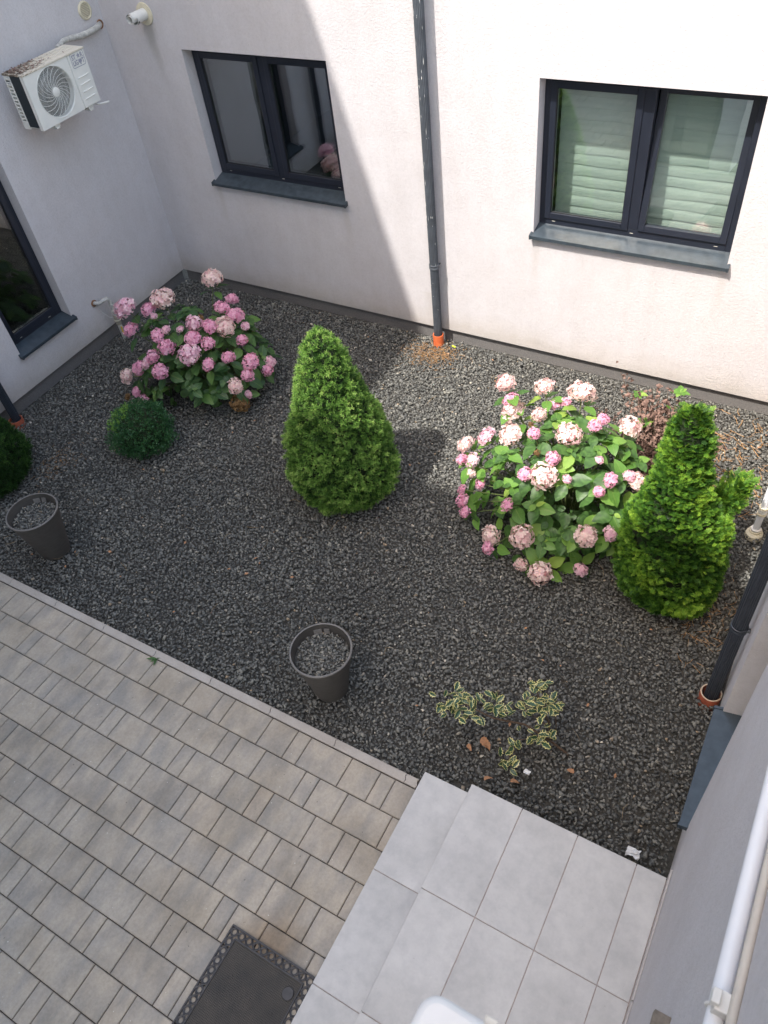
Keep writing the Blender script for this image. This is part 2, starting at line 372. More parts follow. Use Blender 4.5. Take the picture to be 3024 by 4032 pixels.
def m_holly():
    t = NT('variegated_leaf'); uvn = t.n('ShaderNodeUVMap'); sp = t.n('ShaderNodeSeparateXYZ'); t.l(uvn.outputs[0], sp.inputs[0])
    au = t.math('MULTIPLY', t.math('ABSOLUTE', t.math('SUBTRACT', sp.outputs[0], .5)), 2.0)
    nz = t.noise(t.coord(rnd=True), 55, 3); oi = t.n('ShaderNodeObjectInfo')
    e = t.math('ADD', t.math('ADD', t.math('MULTIPLY', au, .75), t.math('MULTIPLY', nz, .75)), t.math('MULTIPLY', oi.outputs['Random'], .12))
    c = t.ramp(e, [(.87, (.026, .065, .03)), (.93, (.11, .18, .06)), (.975, (.52, .48, .16)), (1, (.60, .55, .24))])
    t.col(c); t.rough(.3); return t.m
M['holly'] = m_holly()
def m_mat():
    t = NT('rubber_mat'); nz = t.noise(t.coord(), 7, 4); fine = t.noise(t.coord(), 90, 3)
    c = t.ramp(nz, [(.3, (.045, .042, .040)), (.7, (.085, .074, .062))]); c = t.mix(.4, c, t.ramp(fine, [(.3, (.7, .7, .7)), (.7, (1.2, 1.2, 1.2))]), 'MULTIPLY')
    t.col(c); t.rough(.75); return t.m
M['mat'] = m_mat()
M['matborder'] = simple('rubber_border', (.045, .043, .046), .55, var=.25, scale=30)
def m_actop():
    t = NT('dirty_ac_lid'); co = t.coord(scale=(1, 1, 1)); tc = t.n('ShaderNodeTexCoord'); sp = t.n('ShaderNodeSeparateXYZ'); t.l(tc.outputs['Object'], sp.inputs[0])
    nz = t.noise(co, 38, 5, .7)
    g = t.math('SUBTRACT', t.math('ADD', nz, t.math('MULTIPLY', sp.outputs[1], -.45)), t.math('MULTIPLY', sp.outputs[0], .5))
    c = t.ramp(g, [(.50, (.66, .60, .50)), (.60, (.55, .47, .37)), (.66, (.10, .075, .055)), (.75, (.20, .16, .12))]); t.col(c); t.rough(.8); t.bump(nz, .6, .01); return t.m
M['actop'] = m_actop()
# ------------------------------------------------------------------ the setting
HP = 0.12                       # height of the dark plinth under the render
XC = 6.81                       # face of the near wall
Tb = lambda u, v, w: (u, -w, v)           # back wall, facing -y
Tl = lambda u, v, w: (w, u, v)            # left wall, facing +x
Tc = lambda u, v, w: (XC - w, u, v)       # near wall, facing -x
Tf = lambda u, v, w: (u, -8.5 + w, v)     # front wall, facing +y

g = MB(); g.quad((-60,-60,-.05), (60,-60,-.05), (60,60,-.05), (-60,60,-.05))
tag(g.build('ground', M['ground']), 'dark bare soil under the gravel and around the buildings', 'ground', kind='structure')

def wall_face(mb, T, u0, u1, v0, v1, holes, depth=.2):
    us = sorted({u0, u1, *[h[0] for h in holes], *[h[1] for h in holes]}); vs = sorted({v0, v1, *[h[2] for h in holes], *[h[3] for h in holes]})
    for a, b in zip(us, us[1:]):
        for c, d in zip(vs, vs[1:]):
            mu, mv = (a+b)/2, (c+d)/2
            if any(h[0] < mu < h[1] and h[2] < mv < h[3] for h in holes): continue
            mb.quad(T(a, c, 0), T(b, c, 0), T(b, d, 0), T(a, d, 0))
    for a, b, c, d in holes:
        for p, q in (((a,c),(a,d)), ((a,d),(b,d)), ((b,d),(b,c)), ((b,c),(a,c))):
            mb.quad(T(p[0], p[1], 0), T(q[0], q[1], 0), T(q[0], q[1], -depth), T(p[0], p[1], -depth))
def plinth(b, T, u0, u1):
    p = MB(); p.box((u0, -.04, -.09), (u1, HP-.001, -.036), T); p.build('plinth', M['plinth'], b)
    p = MB(); p.box((u0, HP, -.10), (u1, HP+.004, -.002), T); p.build('drip_edge', M['seal'], b)
def rect_frame(mb, T, u0, u1, v0, v1, t, w0, w1, tb=None):
    tb = tb or t
    mb.box((u0, v0, w0), (u0+t, v1, w1), T); mb.box((u1-t, v0, w0), (u1, v1, w1), T)
    mb.box((u0+t, v0, w0), (u1-t, v0+tb, w1), T); mb.box((u0+t, v1-t, w0), (u1-t, v1, w1), T)
def window(b, T, u0, u1, v0, v1, mull=True, tilt=False, seen=True):
    fz = v0 + .03                                    # frame stands on the sill
    fr = MB(); rect_frame(fr, T, u0+.002, u1-.002, fz, v1-.002, .055, -.19, -.12, .07)
    um = (u0+u1)/2
    if mull: fr.box((um-.045, fz+.07, -.188), (um+.045, v1-.057, -.118), T)
    win = fr.build('window', M['anth'], b, bevel=.004)
    fields = [(u0+.055, um-.043), (um+.043, u1-.055)] if mull else [(u0+.055, u1-.055)]
    for i, (a, c) in enumerate(fields):
        lo, hi = fz+.068, v1-.055
        opened = tilt and i == 1
        if opened:
            ang = math.radians(6.0); ca, sa = math.cos(ang), math.sin(ang)
            TT = lambda u, v, w: T(u, lo + (v-lo)*ca + (w+.12)*sa, -.12 + (w+.12)*ca - (v-lo)*sa)
        else: TT = T
        sw = .052
        sm = MB(); rect_frame(sm, TT, a-.008 if not opened else a+.004, c+.008 if not opened else c-.004, lo-.008 if not opened else lo, hi+.008 if not opened else hi, sw, -.165, -.107)
        sash = sm.build('sash', M['anth'], win, bevel=.004)
        rb = MB(); rect_frame(rb, TT, a+sw-.010, c-sw+.010, lo+sw-.010, hi-sw+.010, .007, -.128, -.1195); rb.build('seal', M['seal'], win)
        pn = MB(); pn.box((a+sw-.006, lo+sw-.006, -.152), (c-sw+.006, hi-sw+.006, -.128), TT); pn.build('pane', M['glass'], win)
    sl_ = MB()
    sl_.prism([(-.119, v0+.038), (.045, v0-.006), (.045, v0-.034), (.041, v0-.034), (.041, v0-.012), (-.119, v0-.004)], u0-.018, u1+.018, T)
    for e in (u0-.022, u1+.006):
        sl_.prism([(.0015, v0+.012), (.049, v0-.001), (.049, v0-.037), (.0015, v0-.030)], e, e+.016, T)
    sl_.build('sill', M['sill'], win)
    if seen:
        us = [u0+.13, um, u1-.13] if mull else [u0+.16, u1-.16]
        for u in us:
            s_ = MB(); s_.box((u-.014, fz+.036, -.1215), (u+.014, fz+.040, -.1185), T); s_.build('weep_slot', M['slot'], win)
    rm = MB(); a0, a1, b0, b1, w0, w1 = u0-.25, u1+.25, v0-.25, v1+.2, -.006, -2.6
    for q in (((a0,b0),(a0,b1)), ((a0,b1),(a1,b1)), ((a1,b1),(a1,b0)), ((a1,b0),(a0,b0))):
        rm.quad(T(*q[0], w0), T(*q[1], w0), T(*q[1], w1), T(*q[0], w1))
    rm.quad(T(a0,b0,w1), T(a1,b0,w1), T(a1,b1,w1), T(a0,b1,w1)); rm.build('room', M['room'], b)
    return win

# --- building across the back
bb = thing('building', (3.4, .2, 0), 'white rendered building wing across the back with two wide dark-framed windows', 'building')
w_ = MB(); WL = (.88, 2.455, 1.29, 2.50); WR = (4.333, 5.908, 1.29, 2.50)
wall_face(w_, Tb, 0, XC, HP, 4.2, [WL, WR]); w_.build('wall', M['render_back'], bb)
w_ = MB(); w_.box((-.3, .001, 4.2), (XC, .5, 4.28)); w_.build('roof_edge', M['coping'], bb)
plinth(bb, Tb, .0, XC)
tag(window(bb, Tb, *WL), 'shaded window at the left reflecting the corner walls'); tag(window(bb, Tb, *WR, tilt=True), 'sunlit window with its right sash tilted and pale blinds behind')

# --- building on the left
lb = thing('building', (-.2, -4.2, 0), 'white rendered building wing on the left carrying the air conditioner, with one narrow tall window', 'building')
WLW = (-2.355, -1.65, .49, 2.5)
w_ = MB(); wall_face(w_, Tl, -8.5, 0, HP, 5.3, [WLW, (-6.4, -5.0, 1.29, 2.5)]); w_.build('wall', M['render'], lb)
w_ = MB(); w_.prism([(0, 5.3), (0, 5.5), (4.85, 11.8), (9.2, 11.8), (9.2, 5.3)], -4, 0, lambda u, v, w: (u, -w, v)); w_.build('unseen_upper_storey', M['roomwall'], lb)  # unseen; slope shaped to hold the shadow edge yet let sky light in
plinth(lb, Tl, -8.5, 0.0)
window(lb, Tl, *WLW, mull=False); window(lb, Tl, -6.4, -5.0, 1.29, 2.5, seen=False)

# --- building the photograph is taken from
cb = thing('building', (XC+.2, -4.2, 0), 'white rendered wall close to the viewer on the right, beside the tiled steps', 'building')
WCW = (-3.98, -3.275, .50, 2.5)
w_ = MB(); wall_face(w_, Tc, -4.6, 0, HP, 3.4, [WCW]); wall_face(w_, Tc, -8.5, -4.6, HP, 5.4, []); w_.build('wall', M['render'], cb)
plinth(cb, Tc, -4.19, 0.0)
window(cb, Tc, *WCW, mull=False)

# --- building at the front (behind the viewer): its roof throws the shade on the garden
fb = thing('building', (2.3, -8.7, 0), 'tall white rendered building closing the courtyard behind the viewer, seen only in reflections', 'building')
WF = [(.8, 2.4, 1.29, 2.5), (3.0, 4.3, .1, 2.3), (.8, 2.4, 4.1, 5.4)]
w_ = MB(); wall_face(w_, Tf, 0.0, 4.65, 0, 12.0, WF); w_.build('wall', M['render'], fb)
w_ = MB(); w_.quad((.001, -12.5, 12.0), (4.65, -12.5, 12.0), (4.65, -8.5, 12.0), (.001, -8.5, 12.0)); w_.quad((4.65, -8.5, 0), (4.65, -12.5, 0), (4.65, -12.5, 12), (4.65, -8.5, 12)); w_.build('roof', M['roomwall'], fb)
for q in WF: window(fb, Tf, *q, seen=False)

# ------------------------------------------------------------------ paving
def chamfer_box(x0, x1, y0, y1, z0, z1, c=.005):
    mb = MB()
    P = [(x0,y0,z0),(x1,y0,z0),(x1,y1,z0),(x0,y1,z0),(x0,y0,z1-c),(x1,y0,z1-c),(x1,y1,z1-c),(x0,y1,z1-c),(x0+c,y0+c,z1),(x1-c,y0+c,z1),(x1-c,y1-c,z1),(x0+c,y1-c,z1)]
    F = [(8,9,10,11)] + [(i, (i+1) % 4, 4+(i+1) % 4, 4+i) for i in range(4)] + [(4+i, 4+(i+1) % 4, 8+(i+1) % 4, 8+i) for i in range(4)]
    mb.add(P, F); return mb
def in_view(P, margin=.12):
    d = Vector(P) - CAM; q = [sum(RR[i][j]*d[j] for j in range(3)) for i in range(3)]
    if q[2] < .1: return False
    u = q[0]/q[2]*3041.5/3024; v = q[1]/q[2]*3041.5/4032
    return abs(u) < .5+margin and abs(v) < .5+margin
pb = MB(); pb.quad((-.0, -8.495, -.012), (5.384, -8.495, -.012), (5.384, -4.21, -.012), (0, -4.21, -.012))
pave = tag(pb.build('pavement', M['bed'], loc=(2.7, -6.3, -.012)), 'paved path of grey and beige concrete blocks in three widths', 'pavement', kind='structure')
rest = MB(); cache = {}
def block(x0, x1, y0, y1):
    gx = .0028; cx, cy = (x0+x1)/2, (y0+y1)/2
    if in_view((cx, cy, 0)):
        k = (round(x1-x0, 3), round(y1-y0, 3))
        if k not in cache:
            hx, hy = (x1-x0)/2-gx, (y1-y0)/2-gx
            o = chamfer_box(-hx, hx, -hy, hy, -.04, 0, .0045).build('paving_stone', M['paver'], pave); cache[k] = o.data
            o.data.transform(Matrix.Translation(origin(pave)))
        else:
            o = bpy.data.objects.new('paving_stone', cache[k]); COL.objects.link(o); o.parent = pave
        o.location = Vector((cx, cy, random.uniform(-.0012, .0012))) - origin(pave)
        o.rotation_euler = (random.gauss(0, .003), random.gauss(0, .003), random.gauss(0, .0025))
    else:
        q = chamfer_box(x0+gx, x1-gx, y0+gx, y1-gx, -.04, 0); rest.add(q.v, q.f)
UN = .1038; PIT = .2075
for r in range(20):
    y1 = -4.2755 - r*PIT; y0 = y1 - PIT
    even = r % 2 == 0
    ph = (.127 - .005*r) if even else (.330 - .005*r)
    seq = [1, 3, 2] if even else [1, 2, 3]
    x = ph - .6228; i = 0
    while x < 5.385:
        x1 = x + seq[i % 3]*UN
        a, b_ = max(x, .03), min(x1, 5.384)
        if b_-a > .02: block(a, b_, y0, y1)
        x = x1; i += 1
tag(rest.build('paving_stone', M['paver'], pave), kind='stuff')
kb = MB(); kb.box((0, -4.268, -.06), (5.36, -4.216, -.02))
kerb = tag(kb.build('kerb', M['bed'], loc=(2.7, -4.24, -.06)), 'narrow beige concrete edging between paving and gravel', 'kerb', kind='structure')
x = .108
while x < 5.34:
    x1 = min(x+.5155, 5.345)
    kx = [x+.0015, x+.006, x+.0005, x+.002]      # wavy tongue joint
    mb = MB(); n = 7
    L = [(x + .0026 + .006*math.sin(j/(n-1)*2*math.pi), -4.270+.058*j/(n-1)) for j in range(n)]
    Rr = [(x1 - .0020 + .006*math.sin(j/(n-1)*2*math.pi), -4.270+.058*j/(n-1)) for j in range(n)]
    vs = [(a, b, -.05) for a, b in L+Rr] + [(a, b, .004 if 0 < j % n < n-1 else .001) for j, (a, b) in enumerate(L+Rr)]
    N = 2*n; fs = [(N+j, N+j+1, N+n+j+1, N+n+j) for j in range(n-1)] + [(j, j+1, N+j+1, N+j) for j in range(n-1)] + [(n+j, n+j+1, N+n+j+1, N+n+j) for j in range(n-1)]
    fs += [(0, n, N+n, N), (n-1, 2*n-1, N+2*n-1, N+n-1)]
    mb.add(vs, fs); mb.build('kerb_stone', M['kerb'], kerb); x = x1

# ------------------------------------------------------------------ tiled steps
st = thing('entrance_steps', (6.1, -5.5, 0), 'two light grey porcelain tiled steps leading up to a landing against the near wall', 'steps')
Y1 = -4.203; Z1, Z2 = .15, .30
c_ = MB(); c_.box((5.40, -8.4, -.04), (XC-.004, Y1-.012, Z1-.0045)); c_.box((5.716, -8.4, Z1-.012), (XC-.004, Y1-.012, Z2-.0045)); c_.build('concrete_core', M['grout'], st)
def tile_box(x0, x1, y0, y1, z, th=.011, g_=.0021):
    chamfer_box(x0+g_, x1-g_, y0+g_, y1-g_, z-th, z, .0012).build('tile', M['tile'], st)
xs = [5.70, 6.0095, 6.3265, 6.6435, 6.797]; ys = [Y1, -4.8295, -5.4555, -6.0815, -6.7075, -7.3335, -7.96, -8.4]
for j in range(len(ys)-1):
    for i in range(4): tile_box(xs[i], xs[i+1], ys[j+1], ys[j], Z2)
    tile_box(5.39, 5.712, ys[j+1], ys[j], Z1)
    r_ = MB(); r_.box((5.703, ys[j+1]+.0016, Z1+.001), (5.714, ys[j]-.0016, Z2-.0125)); r_.build('riser', M['tile'], st)
    r_ = MB(); r_.box((5.393, ys[j+1]+.0016, .0), (5.404, ys[j]-.0016, Z1-.0125)); r_.build('riser', M['tile'], st)
    s_ = MB(); s_.box((6.7985, ys[j+1]+.002, Z2-.002), (6.8085, ys[j]-.002-(.0 if j else -.02), Z2+.075)); s_.build('skirting', M['skirt'], st)
for a, b_, z in ((5.404, 5.716, Z1), (5.716, XC-.006, Z2)):
    s_ = MB(); s_.box((a, Y1-.0115, -.03), (b_, Y1-.002, z-.0125)); s_.build('side_facing', M['seal'], st)

# ------------------------------------------------------------------ gravel
def hull_stone(rng, n=11, flat=.62):
    P = rng.normal(size=(n, 3)); P /= np.linalg.norm(P, axis=1)[:, None]; P *= rng.uniform(.75, 1.1, (n, 1)); P *= np.array([1, .74, flat])*.5
    bm = bmesh.new()
    for p in P: bm.verts.new(p)
    bmesh.ops.convex_hull(bm, input=bm.verts)
    bmesh.ops.delete(bm, geom=[v for v in bm.verts if not v.link_faces], context='VERTS')
    bmesh.ops.triangulate(bm, faces=bm.faces); bm.verts.index_update()
    V = np.array([v.co[:] for v in bm.verts]); F = np.array([[v.index for v in f.verts] for f in bm.faces]); bm.free(); return V, F
STONES = [hull_stone(RNG, 8 + i % 4, .5+.04*(i % 5)) for i in range(28)]
def rot_mats(rng, n, tilt):
    a = rng.uniform(0, 2*np.pi, n); bx = rng.normal(0, tilt, n); by = rng.normal(0, tilt, n)
    ca, sa = np.cos(a), np.sin(a); Rz = np.zeros((n, 3, 3)); Rz[:, 0, 0] = ca; Rz[:, 0, 1] = -sa; Rz[:, 1, 0] = sa; Rz[:, 1, 1] = ca; Rz[:, 2, 2] = 1
    cb_, sb = np.cos(bx), np.sin(bx); Rx = np.zeros((n, 3, 3)); Rx[:, 0, 0] = 1; Rx[:, 1, 1] = cb_; Rx[:, 1, 2] = -sb; Rx[:, 2, 1] = sb; Rx[:, 2, 2] = cb_
    cc, sc = np.cos(by), np.sin(by); Ry = np.zeros((n, 3, 3)); Ry[:, 1, 1] = 1; Ry[:, 0, 0] = cc; Ry[:, 0, 2] = sc; Ry[:, 2, 0] = -sc; Ry[:, 2, 2] = cc
    return Rx @ Ry @ Rz
def stones_mesh(pos, size, tone, rng, tilt=.30):
    which = rng.integers(0, len(STONES), len(pos)); R_ = rot_mats(rng, len(pos), tilt); Vs, Fs, Ts = [], [], []; off = 0
    for k, (V, F) in enumerate(STONES):
        idx = np.where(which == k)[0]
        if not len(idx): continue
        W = np.einsum('nij,vj->nvi', R_[idx], V)*size[idx, None, None] + pos[idx, None, :]
        Vs.append(W.reshape(-1, 3)); Ts.append(np.repeat(tone[idx], len(V)))
        Fs.append((F[None] + (np.arange(len(idx))*len(V))[:, None, None] + off).reshape(-1, 3)); off += len(idx)*len(V)
    return np.concatenate(Vs), np.concatenate(Fs), np.concatenate(Ts)
def lowf(x, y): return .008*np.sin(x*2.1+1)*np.sin(y*1.7+.4) + .005*np.sin(x*5.3+y*3.1) + .004*np.sin(x*9.1-y*7.3)
sp_ = .0185
gx, gy = np.meshgrid(np.arange(.03, XC-.0, sp_), np.arange(-4.212, -.03, sp_))
px = (gx + RNG.uniform(-.5, .5, gx.shape)*sp_*1.2).ravel(); py = (gy + RNG.uniform(-.5, .5, gx.shape)*sp_*1.2).ravel()
k_ = (px > .03) & (px < XC-.015) & (py < -.02) & (py > np.where(px > 5.36, -4.198, -4.207)); px, py = px[k_], py[k_]
n_ = len(px)
size = np.clip(RNG.lognormal(math.log(.0285), .29, n_), .012, .054)
tone = RNG.beta(2.0, 2.6, n_)*.9; spc = RNG.random(n_); tone = np.where(spc > .991, RNG.uniform(.93, .985, n_), tone); tone = np.where(spc > .9985, 1.0, tone)
pz = -.012 + lowf(px, py) + RNG.uniform(-.009, .009, n_) + .018*np.exp(-np.minimum(np.minimum(px, -py), XC-px)/.12) - .014*np.exp(-(py+4.21)/.05)
V, F, T_ = stones_mesh(np.stack([px, py, pz], 1), size, tone, RNG)
gv = np_obj('gravel', V, F, M['stone'], tone=T_)
tag(gv, 'loose bed of dark grey crushed stone filling the garden', 'gravel', kind='stuff')
# ------------------------------------------------------------------ pipes, vents, air conditioner on the walls
def drainpipe(x, y, T_out, label, mt, collar_mt, cl, ztop=4.2, clamp_z=(.85,), wall_dir=(0, 1), r=.042, cr=.06, cz=.1, coff=(0, 0), flute=.10):
    t = thing('drainpipe', (x, y, 0), label, 'drainpipe', 'anthracite drainpipes')
    p = MB(); p.tube([(x, y, -.02), (x, y, ztop)], r, 40, True, flute, 20); p.build('pipe', mt, t, smooth=True)
    for z in clamp_z:
        c = MB(); c.lathe([(r+.001, z-.022), (r+.006, z-.02), (r+.006, z-.004), (r+.003, z), (r+.006, z+.004), (r+.006, z+.02), (r+.001, z+.022)], (x, y, 0), 28)
        wx, wy = wall_dir
        for s in (-1, 1):
            a = Vector((x + wy*s*.02, y + wx*s*.02, 0)); b = a + Vector((wx, wy, 0))*.12
            c.tube([(a.x, a.y, z-.012*s), (b.x, b.y, z-.012*s)], .007, 8)
        c.build('clamp', mt, t, smooth=True)
    k = MB(); c0 = (x+coff[0], y+coff[1], 0)
    k.lathe([(cr-.004, -.05), (cr, -.05), (cr+.002, cz-.004), (cr, cz), (cr-.007, cz), (cr-.009, -.05)], c0, 36)
    o = k.build('drain_socket', collar_mt, None, loc=c0, smooth=True); tag(o, cl, 'pipe socket', 'orange pipe sockets')
    return t
dp = drainpipe(3.405, -.082, None, 'sunlit fluted drainpipe with paint splashes between the two back windows', M['pipe_mid'], M['orange'], 'bright orange pipe socket at the foot of the sunlit drainpipe', clamp_z=(.85, 3.4), cr=.052, cz=.115, coff=(.01, -.02))
rs = random.Random(5)
sp2 = MB()
for i in range(46):
    z = rs.uniform(.4, 3.0); th = rs.uniform(-2.6, -.5); rr = .0425
    c = Vector((3.405+rr*math.cos(th), -.082+rr*math.sin(th), z)); tg = Vector((-math.sin(th), math.cos(th), 0)); h = rs.choice([.004, .006, .015, .03]); w = rs.uniform(.0012, .003)
    sp2.quad(c-tg*w, c+Vector((0,0,-h)), c+tg*w, c+Vector((0,0,h)))
sp2.build('paint_splash', M['splash'], dp)
drainpipe(.09, -2.765, None, 'dark drainpipe on the left wall at the edge of the picture', M['pipe'], M['clay'], 'worn orange pipe socket beside the dark spruce at the left wall', clamp_z=(2.2,), wall_dir=(-1, 0), cr=.066, cz=.045, coff=(.022, -.02), ztop=5.3)
drainpipe(6.748, -2.905, None, 'dark fluted drainpipe with a clamp on the near wall at the right edge', M['pipe'], M['clay'], 'brick-red pipe socket with pale rim beside the narrow sill', clamp_z=(.80, 2.9), wall_dir=(1, 0), cr=.064, cz=.07, coff=(-.004, 0), ztop=3.4)
rim = MB(); rim.torus((6.744, -2.905, .071), .0605, .0045, 40, 6); rim.build('socket_rim', M['cream'], bpy.data.objects['drain_socket.002'])

# --- air conditioner
ax0, ax1, ay0, ay1, az0, az1 = .14, .38, -1.372, -.664, 2.258, 2.700
ac = thing('air_conditioner', (.26, -1.02, az0), 'white outdoor air conditioning unit with round fan grille hung on the left wall', 'air conditioner')
fy, fz_, frd = -1.098, 2.480, .192
body = MB()
body.box((ax0+.03, ay0+.02, az0+.003), (ax1-.06, ay1-.002, az1-.012))          # inner block
# front panel with a round opening
n = 48; outer = []
def ray_rect(th):
    c, s = math.cos(th), math.sin(th); y0, y1, z0, z1 = ay0, -.868, az0, az1-.016
    t = 9
    if c > 1e-6: t = min(t, (y1-fy)/c)
    if c < -1e-6: t = min(t, (y0-fy)/c)
    if s > 1e-6: t = min(t, (z1-fz_)/s)
    if s < -1e-6: t = min(t, (z0-fz_)/s)
    return (fy+c*t, fz_+s*t)
angs = sorted([2*math.pi*i/n for i in range(n)] + [math.atan2(z-fz_, y-fy) % (2*math.pi) for y in (ay0, -.868) for z in (az0, az1-.016)])
N = len(angs); vs = []
for th in angs: vs.append((ax1, *ray_rect(th)))
for th in angs: vs.append((ax1, fy+math.cos(th)*(frd+.012), fz_+math.sin(th)*(frd+.012)))
for th in angs: vs.append((ax1-.008, fy+math.cos(th)*frd, fz_+math.sin(th)*frd))
for th in angs: vs.append((ax1-.055, fy+math.cos(th)*frd, fz_+math.sin(th)*frd))
body.add(vs, [(k*N+i, k*N+(i+1) % N, (k+1)*N+(i+1) % N, (k+1)*N+i) for k in range(3) for i in range(N)])
body.box((ax1-.04, ay0, az0), (ax1-.001, ay0+.03, az1-.016)); body.box((ax1-.04, -.89, az0), (ax1-.001, -.868, az1-.016))
body.build('casing', M['ac'], ac, bevel=.003)
sp3 = MB(); sp3.box((ax1-.05, -.862, az0), (ax1, ay1, az1-.016)); sp3.build('side_panel', M['ac'], ac, bevel=.006)
for z in (2.495, 2.44, 2.382, 2.325):
    q = MB(); q.tube([(ax1+.001, -.825, z), (ax1+.001, -.705, z+.004)], .0055, 8); q.build('louvre_rib', M['ac'], ac, smooth=True)
lid = MB(); lid.box((ax0-.005, ay0-.006, az1-.014), (ax1+.006, ay1+.006, az1))
for i in range(3): lid.box((ax0+.03+i*.06, ay0+.05, az1), (ax0+.055+i*.06, ay1-.05, az1+.004))
lid.build('lid', M['actop'], ac, bevel=.003)
coil = MB(); coil.box((ax0+.075, ay0+.002, az0+.02), (ax1-.042, ay0+.018, az1-.016)); coil.build('coil', M['ac_dark'], ac)
cg = MB(); cg.box((ax0, ay0, az0), (ax0+.012, ay0+.06, az1-.015)); cg.box((ax0+.06, ay0, az0), (ax0+.075, ay0+.012, az1-.015))
for i in range(12): cg.box((ax0+.012, ay0, az0+.05+i*.03), (ax0+.06, ay0+.006, az0+.062+i*.03))
cg.box((ax0+.012, ay0, az0), (ax0+.06, ay0+.006, az0+.05)); cg.box((ax0+.012, ay0, az1-.075), (ax0+.06, ay0+.006, az1-.015)); cg.build('rear_guard', M['ac'], ac)
bk = MB(); bk.quad(*[(ax1-.0555, fy+math.cos(2*math.pi*i/32)*(frd+.002), fz_+math.sin(2*math.pi*i/32)*(frd+.002)) for i in range(32)]); bk.build('fan_recess', M['seal'], ac)
fanb = MB()
for k in range(3):
    a0 = k*2.094+.4
    P = []
    for j in range(7):
        rr = .03+.15*j/6
        P += [(ax1-.05, fy+rr*math.cos(a0+j*.12), fz_+rr*math.sin(a0+j*.12)), (ax1-.038, fy+rr*math.cos(a0+.75+j*.09), fz_+rr*math.sin(a0+.75+j*.09))]
    fanb.add(P, [(2*j, 2*j+1, 2*j+3, 2*j+2) for j in range(6)])
fanb.build('fan_blade', M['ac_dark'], ac)
Tg = lambda a, b, c: (ax1-.004+c, fy+a, fz_+b)
gr = MB()
for i in range(19): gr.torus((0, 0, .002*math.sin(i)), .044+i*.0079, .0014, 56, 4, Tg)
for k in range(20):
    a0 = 2*math.pi*k/20; P = []
    for j in range(9):
        rr = .036+(.192-.036)*j/8; th = a0 - 1.0*(j/8)**.8
        P.append(Tg(rr*math.cos(th), rr*math.sin(th), .0022))
    gr.tube(P, .0017, 4, False)
gr.build('fan_grille', M['ac'], ac)
rg = MB(); rg.torus((0, 0, .003), frd+.006, .004, 64, 6, Tg); rg.build('grille_ring', M['ac'], ac, smooth=True)
hb = MB(); hb.lathe([(.0, .007), (.03, .006), (.038, .002), (.039, -.004)], (0, 0, 0), 28, Tg); hb.build('grille_hub', M['ac'], ac, smooth=True)
# lettering: STAR / LIGHT in a rounded frame, star and bulb standing in for A and H
def text_part(s, y, z, size, parent, mt, wd=1.0):
    cu = bpy.data.curves.new('lettering', 'FONT'); cu.body = s; cu.size = size; cu.extrude = .0005; cu.offset = .0018
    tmp = bpy.data.objects.new('lettering', cu); COL.objects.link(tmp)
    dg = bpy.context.evaluated_depsgraph_get(); me = bpy.data.meshes.new_from_object(tmp.evaluated_get(dg)); bpy.data.objects.remove(tmp)
    o = bpy.data.objects.new('lettering', me); COL.objects.link(o); me.materials.clear(); me.materials.append(mt); o.parent = parent
    mm = Matrix(((0, 0, 1), (wd, 0, 0), (0, 1, 0))).to_4x4(); mm.translation = Vector((ax1+.0012, y, z)) - origin(parent); o.matrix_basis = mm
    return o
text_part('ST', -.824, 2.636, .052, ac, M['ac_logo'], .86); text_part('R', -.722, 2.636, .052, ac, M['ac_logo'], .86)
text_part('LIG', -.826, 2.592, .052, ac, M['ac_logo'], .80); text_part('T', -.719, 2.592, .052, ac, M['ac_logo'], .86)
star = MB(); star.quad(*[(ax1+.0015, -.744+(.023 if i % 2 == 0 else .011)*math.sin(i*math.pi/5), 2.655+(.023 if i % 2 == 0 else .011)*math.cos(i*math.pi/5)) for i in range(10)])
star.build('star_emblem', M['ac_logo'], ac)
bulb = MB(); bulb.quad(*[(ax1+.0015, -.740+.0155*math.sin(2*math.pi*i/16), 2.612+.0155*math.cos(2*math.pi*i/16)) for i in range(16)]); bulb.box((ax1+.001, -.747, 2.586), (ax1+.0015, -.733, 2.597))
for s in (-1, 1): bulb.box((ax1+.001, -.740+s*.016-.003, 2.60), (ax1+.0015, -.740+s*.016+.003, 2.63))
bulb.build('bulb_emblem', M['ac_logo'], ac)
lf = MB(); cy, cz = -.760, 2.630; hy, hz, rr = .078, .058, .018; ring = []
for cyy, czz, a0 in ((hy-rr, hz-rr, 0), (-hy+rr, hz-rr, 90), (-hy+rr, -hz+rr, 180), (hy-rr, -hz+rr, 270)):
    for j in range(6):
        a = math.radians(a0+j*18); ring.append((cyy, czz, math.cos(a), math.sin(a)))
nr = len(ring); vs = [(ax1+.0014, cy+a+c*rr, cz+b+d*rr) for a, b, c, d in ring] + [(ax1+.0014, cy+a+c*(rr-.005), cz+b+d*(rr-.005)) for a, b, c, d in ring]
lf.add(vs, [(i, (i+1) % nr, nr+(i+1) % nr, nr+i) for i in range(nr)]); lf.build('logo_frame', M['ac_logo'], ac)
for y in (-1.2, -.78):
    b_ = MB(); b_.box((.0, y-.02, az0-.045), (ax1-.02, y+.02, az0-.03)); b_.box((0, y-.02, az0-.03), (.008, y+.02, az0+.22))
    b_.box((ax1-.05, y-.03, az0-.03), (ax1-.02, y+.03, az0-.002)); b_.build('bracket', M['ac'], ac, bevel=.003)
h_ = MB(); h_.tube([(ax1-.10, -.72, az0-.004), (ax1-.05, -.665, az0-.035), (ax1-.03, -.60, az0-.045), (ax1-.03, -.555, az0-.05)], .0085, 12); h_.build('drain_spout', M['ac'], ac, smooth=True)
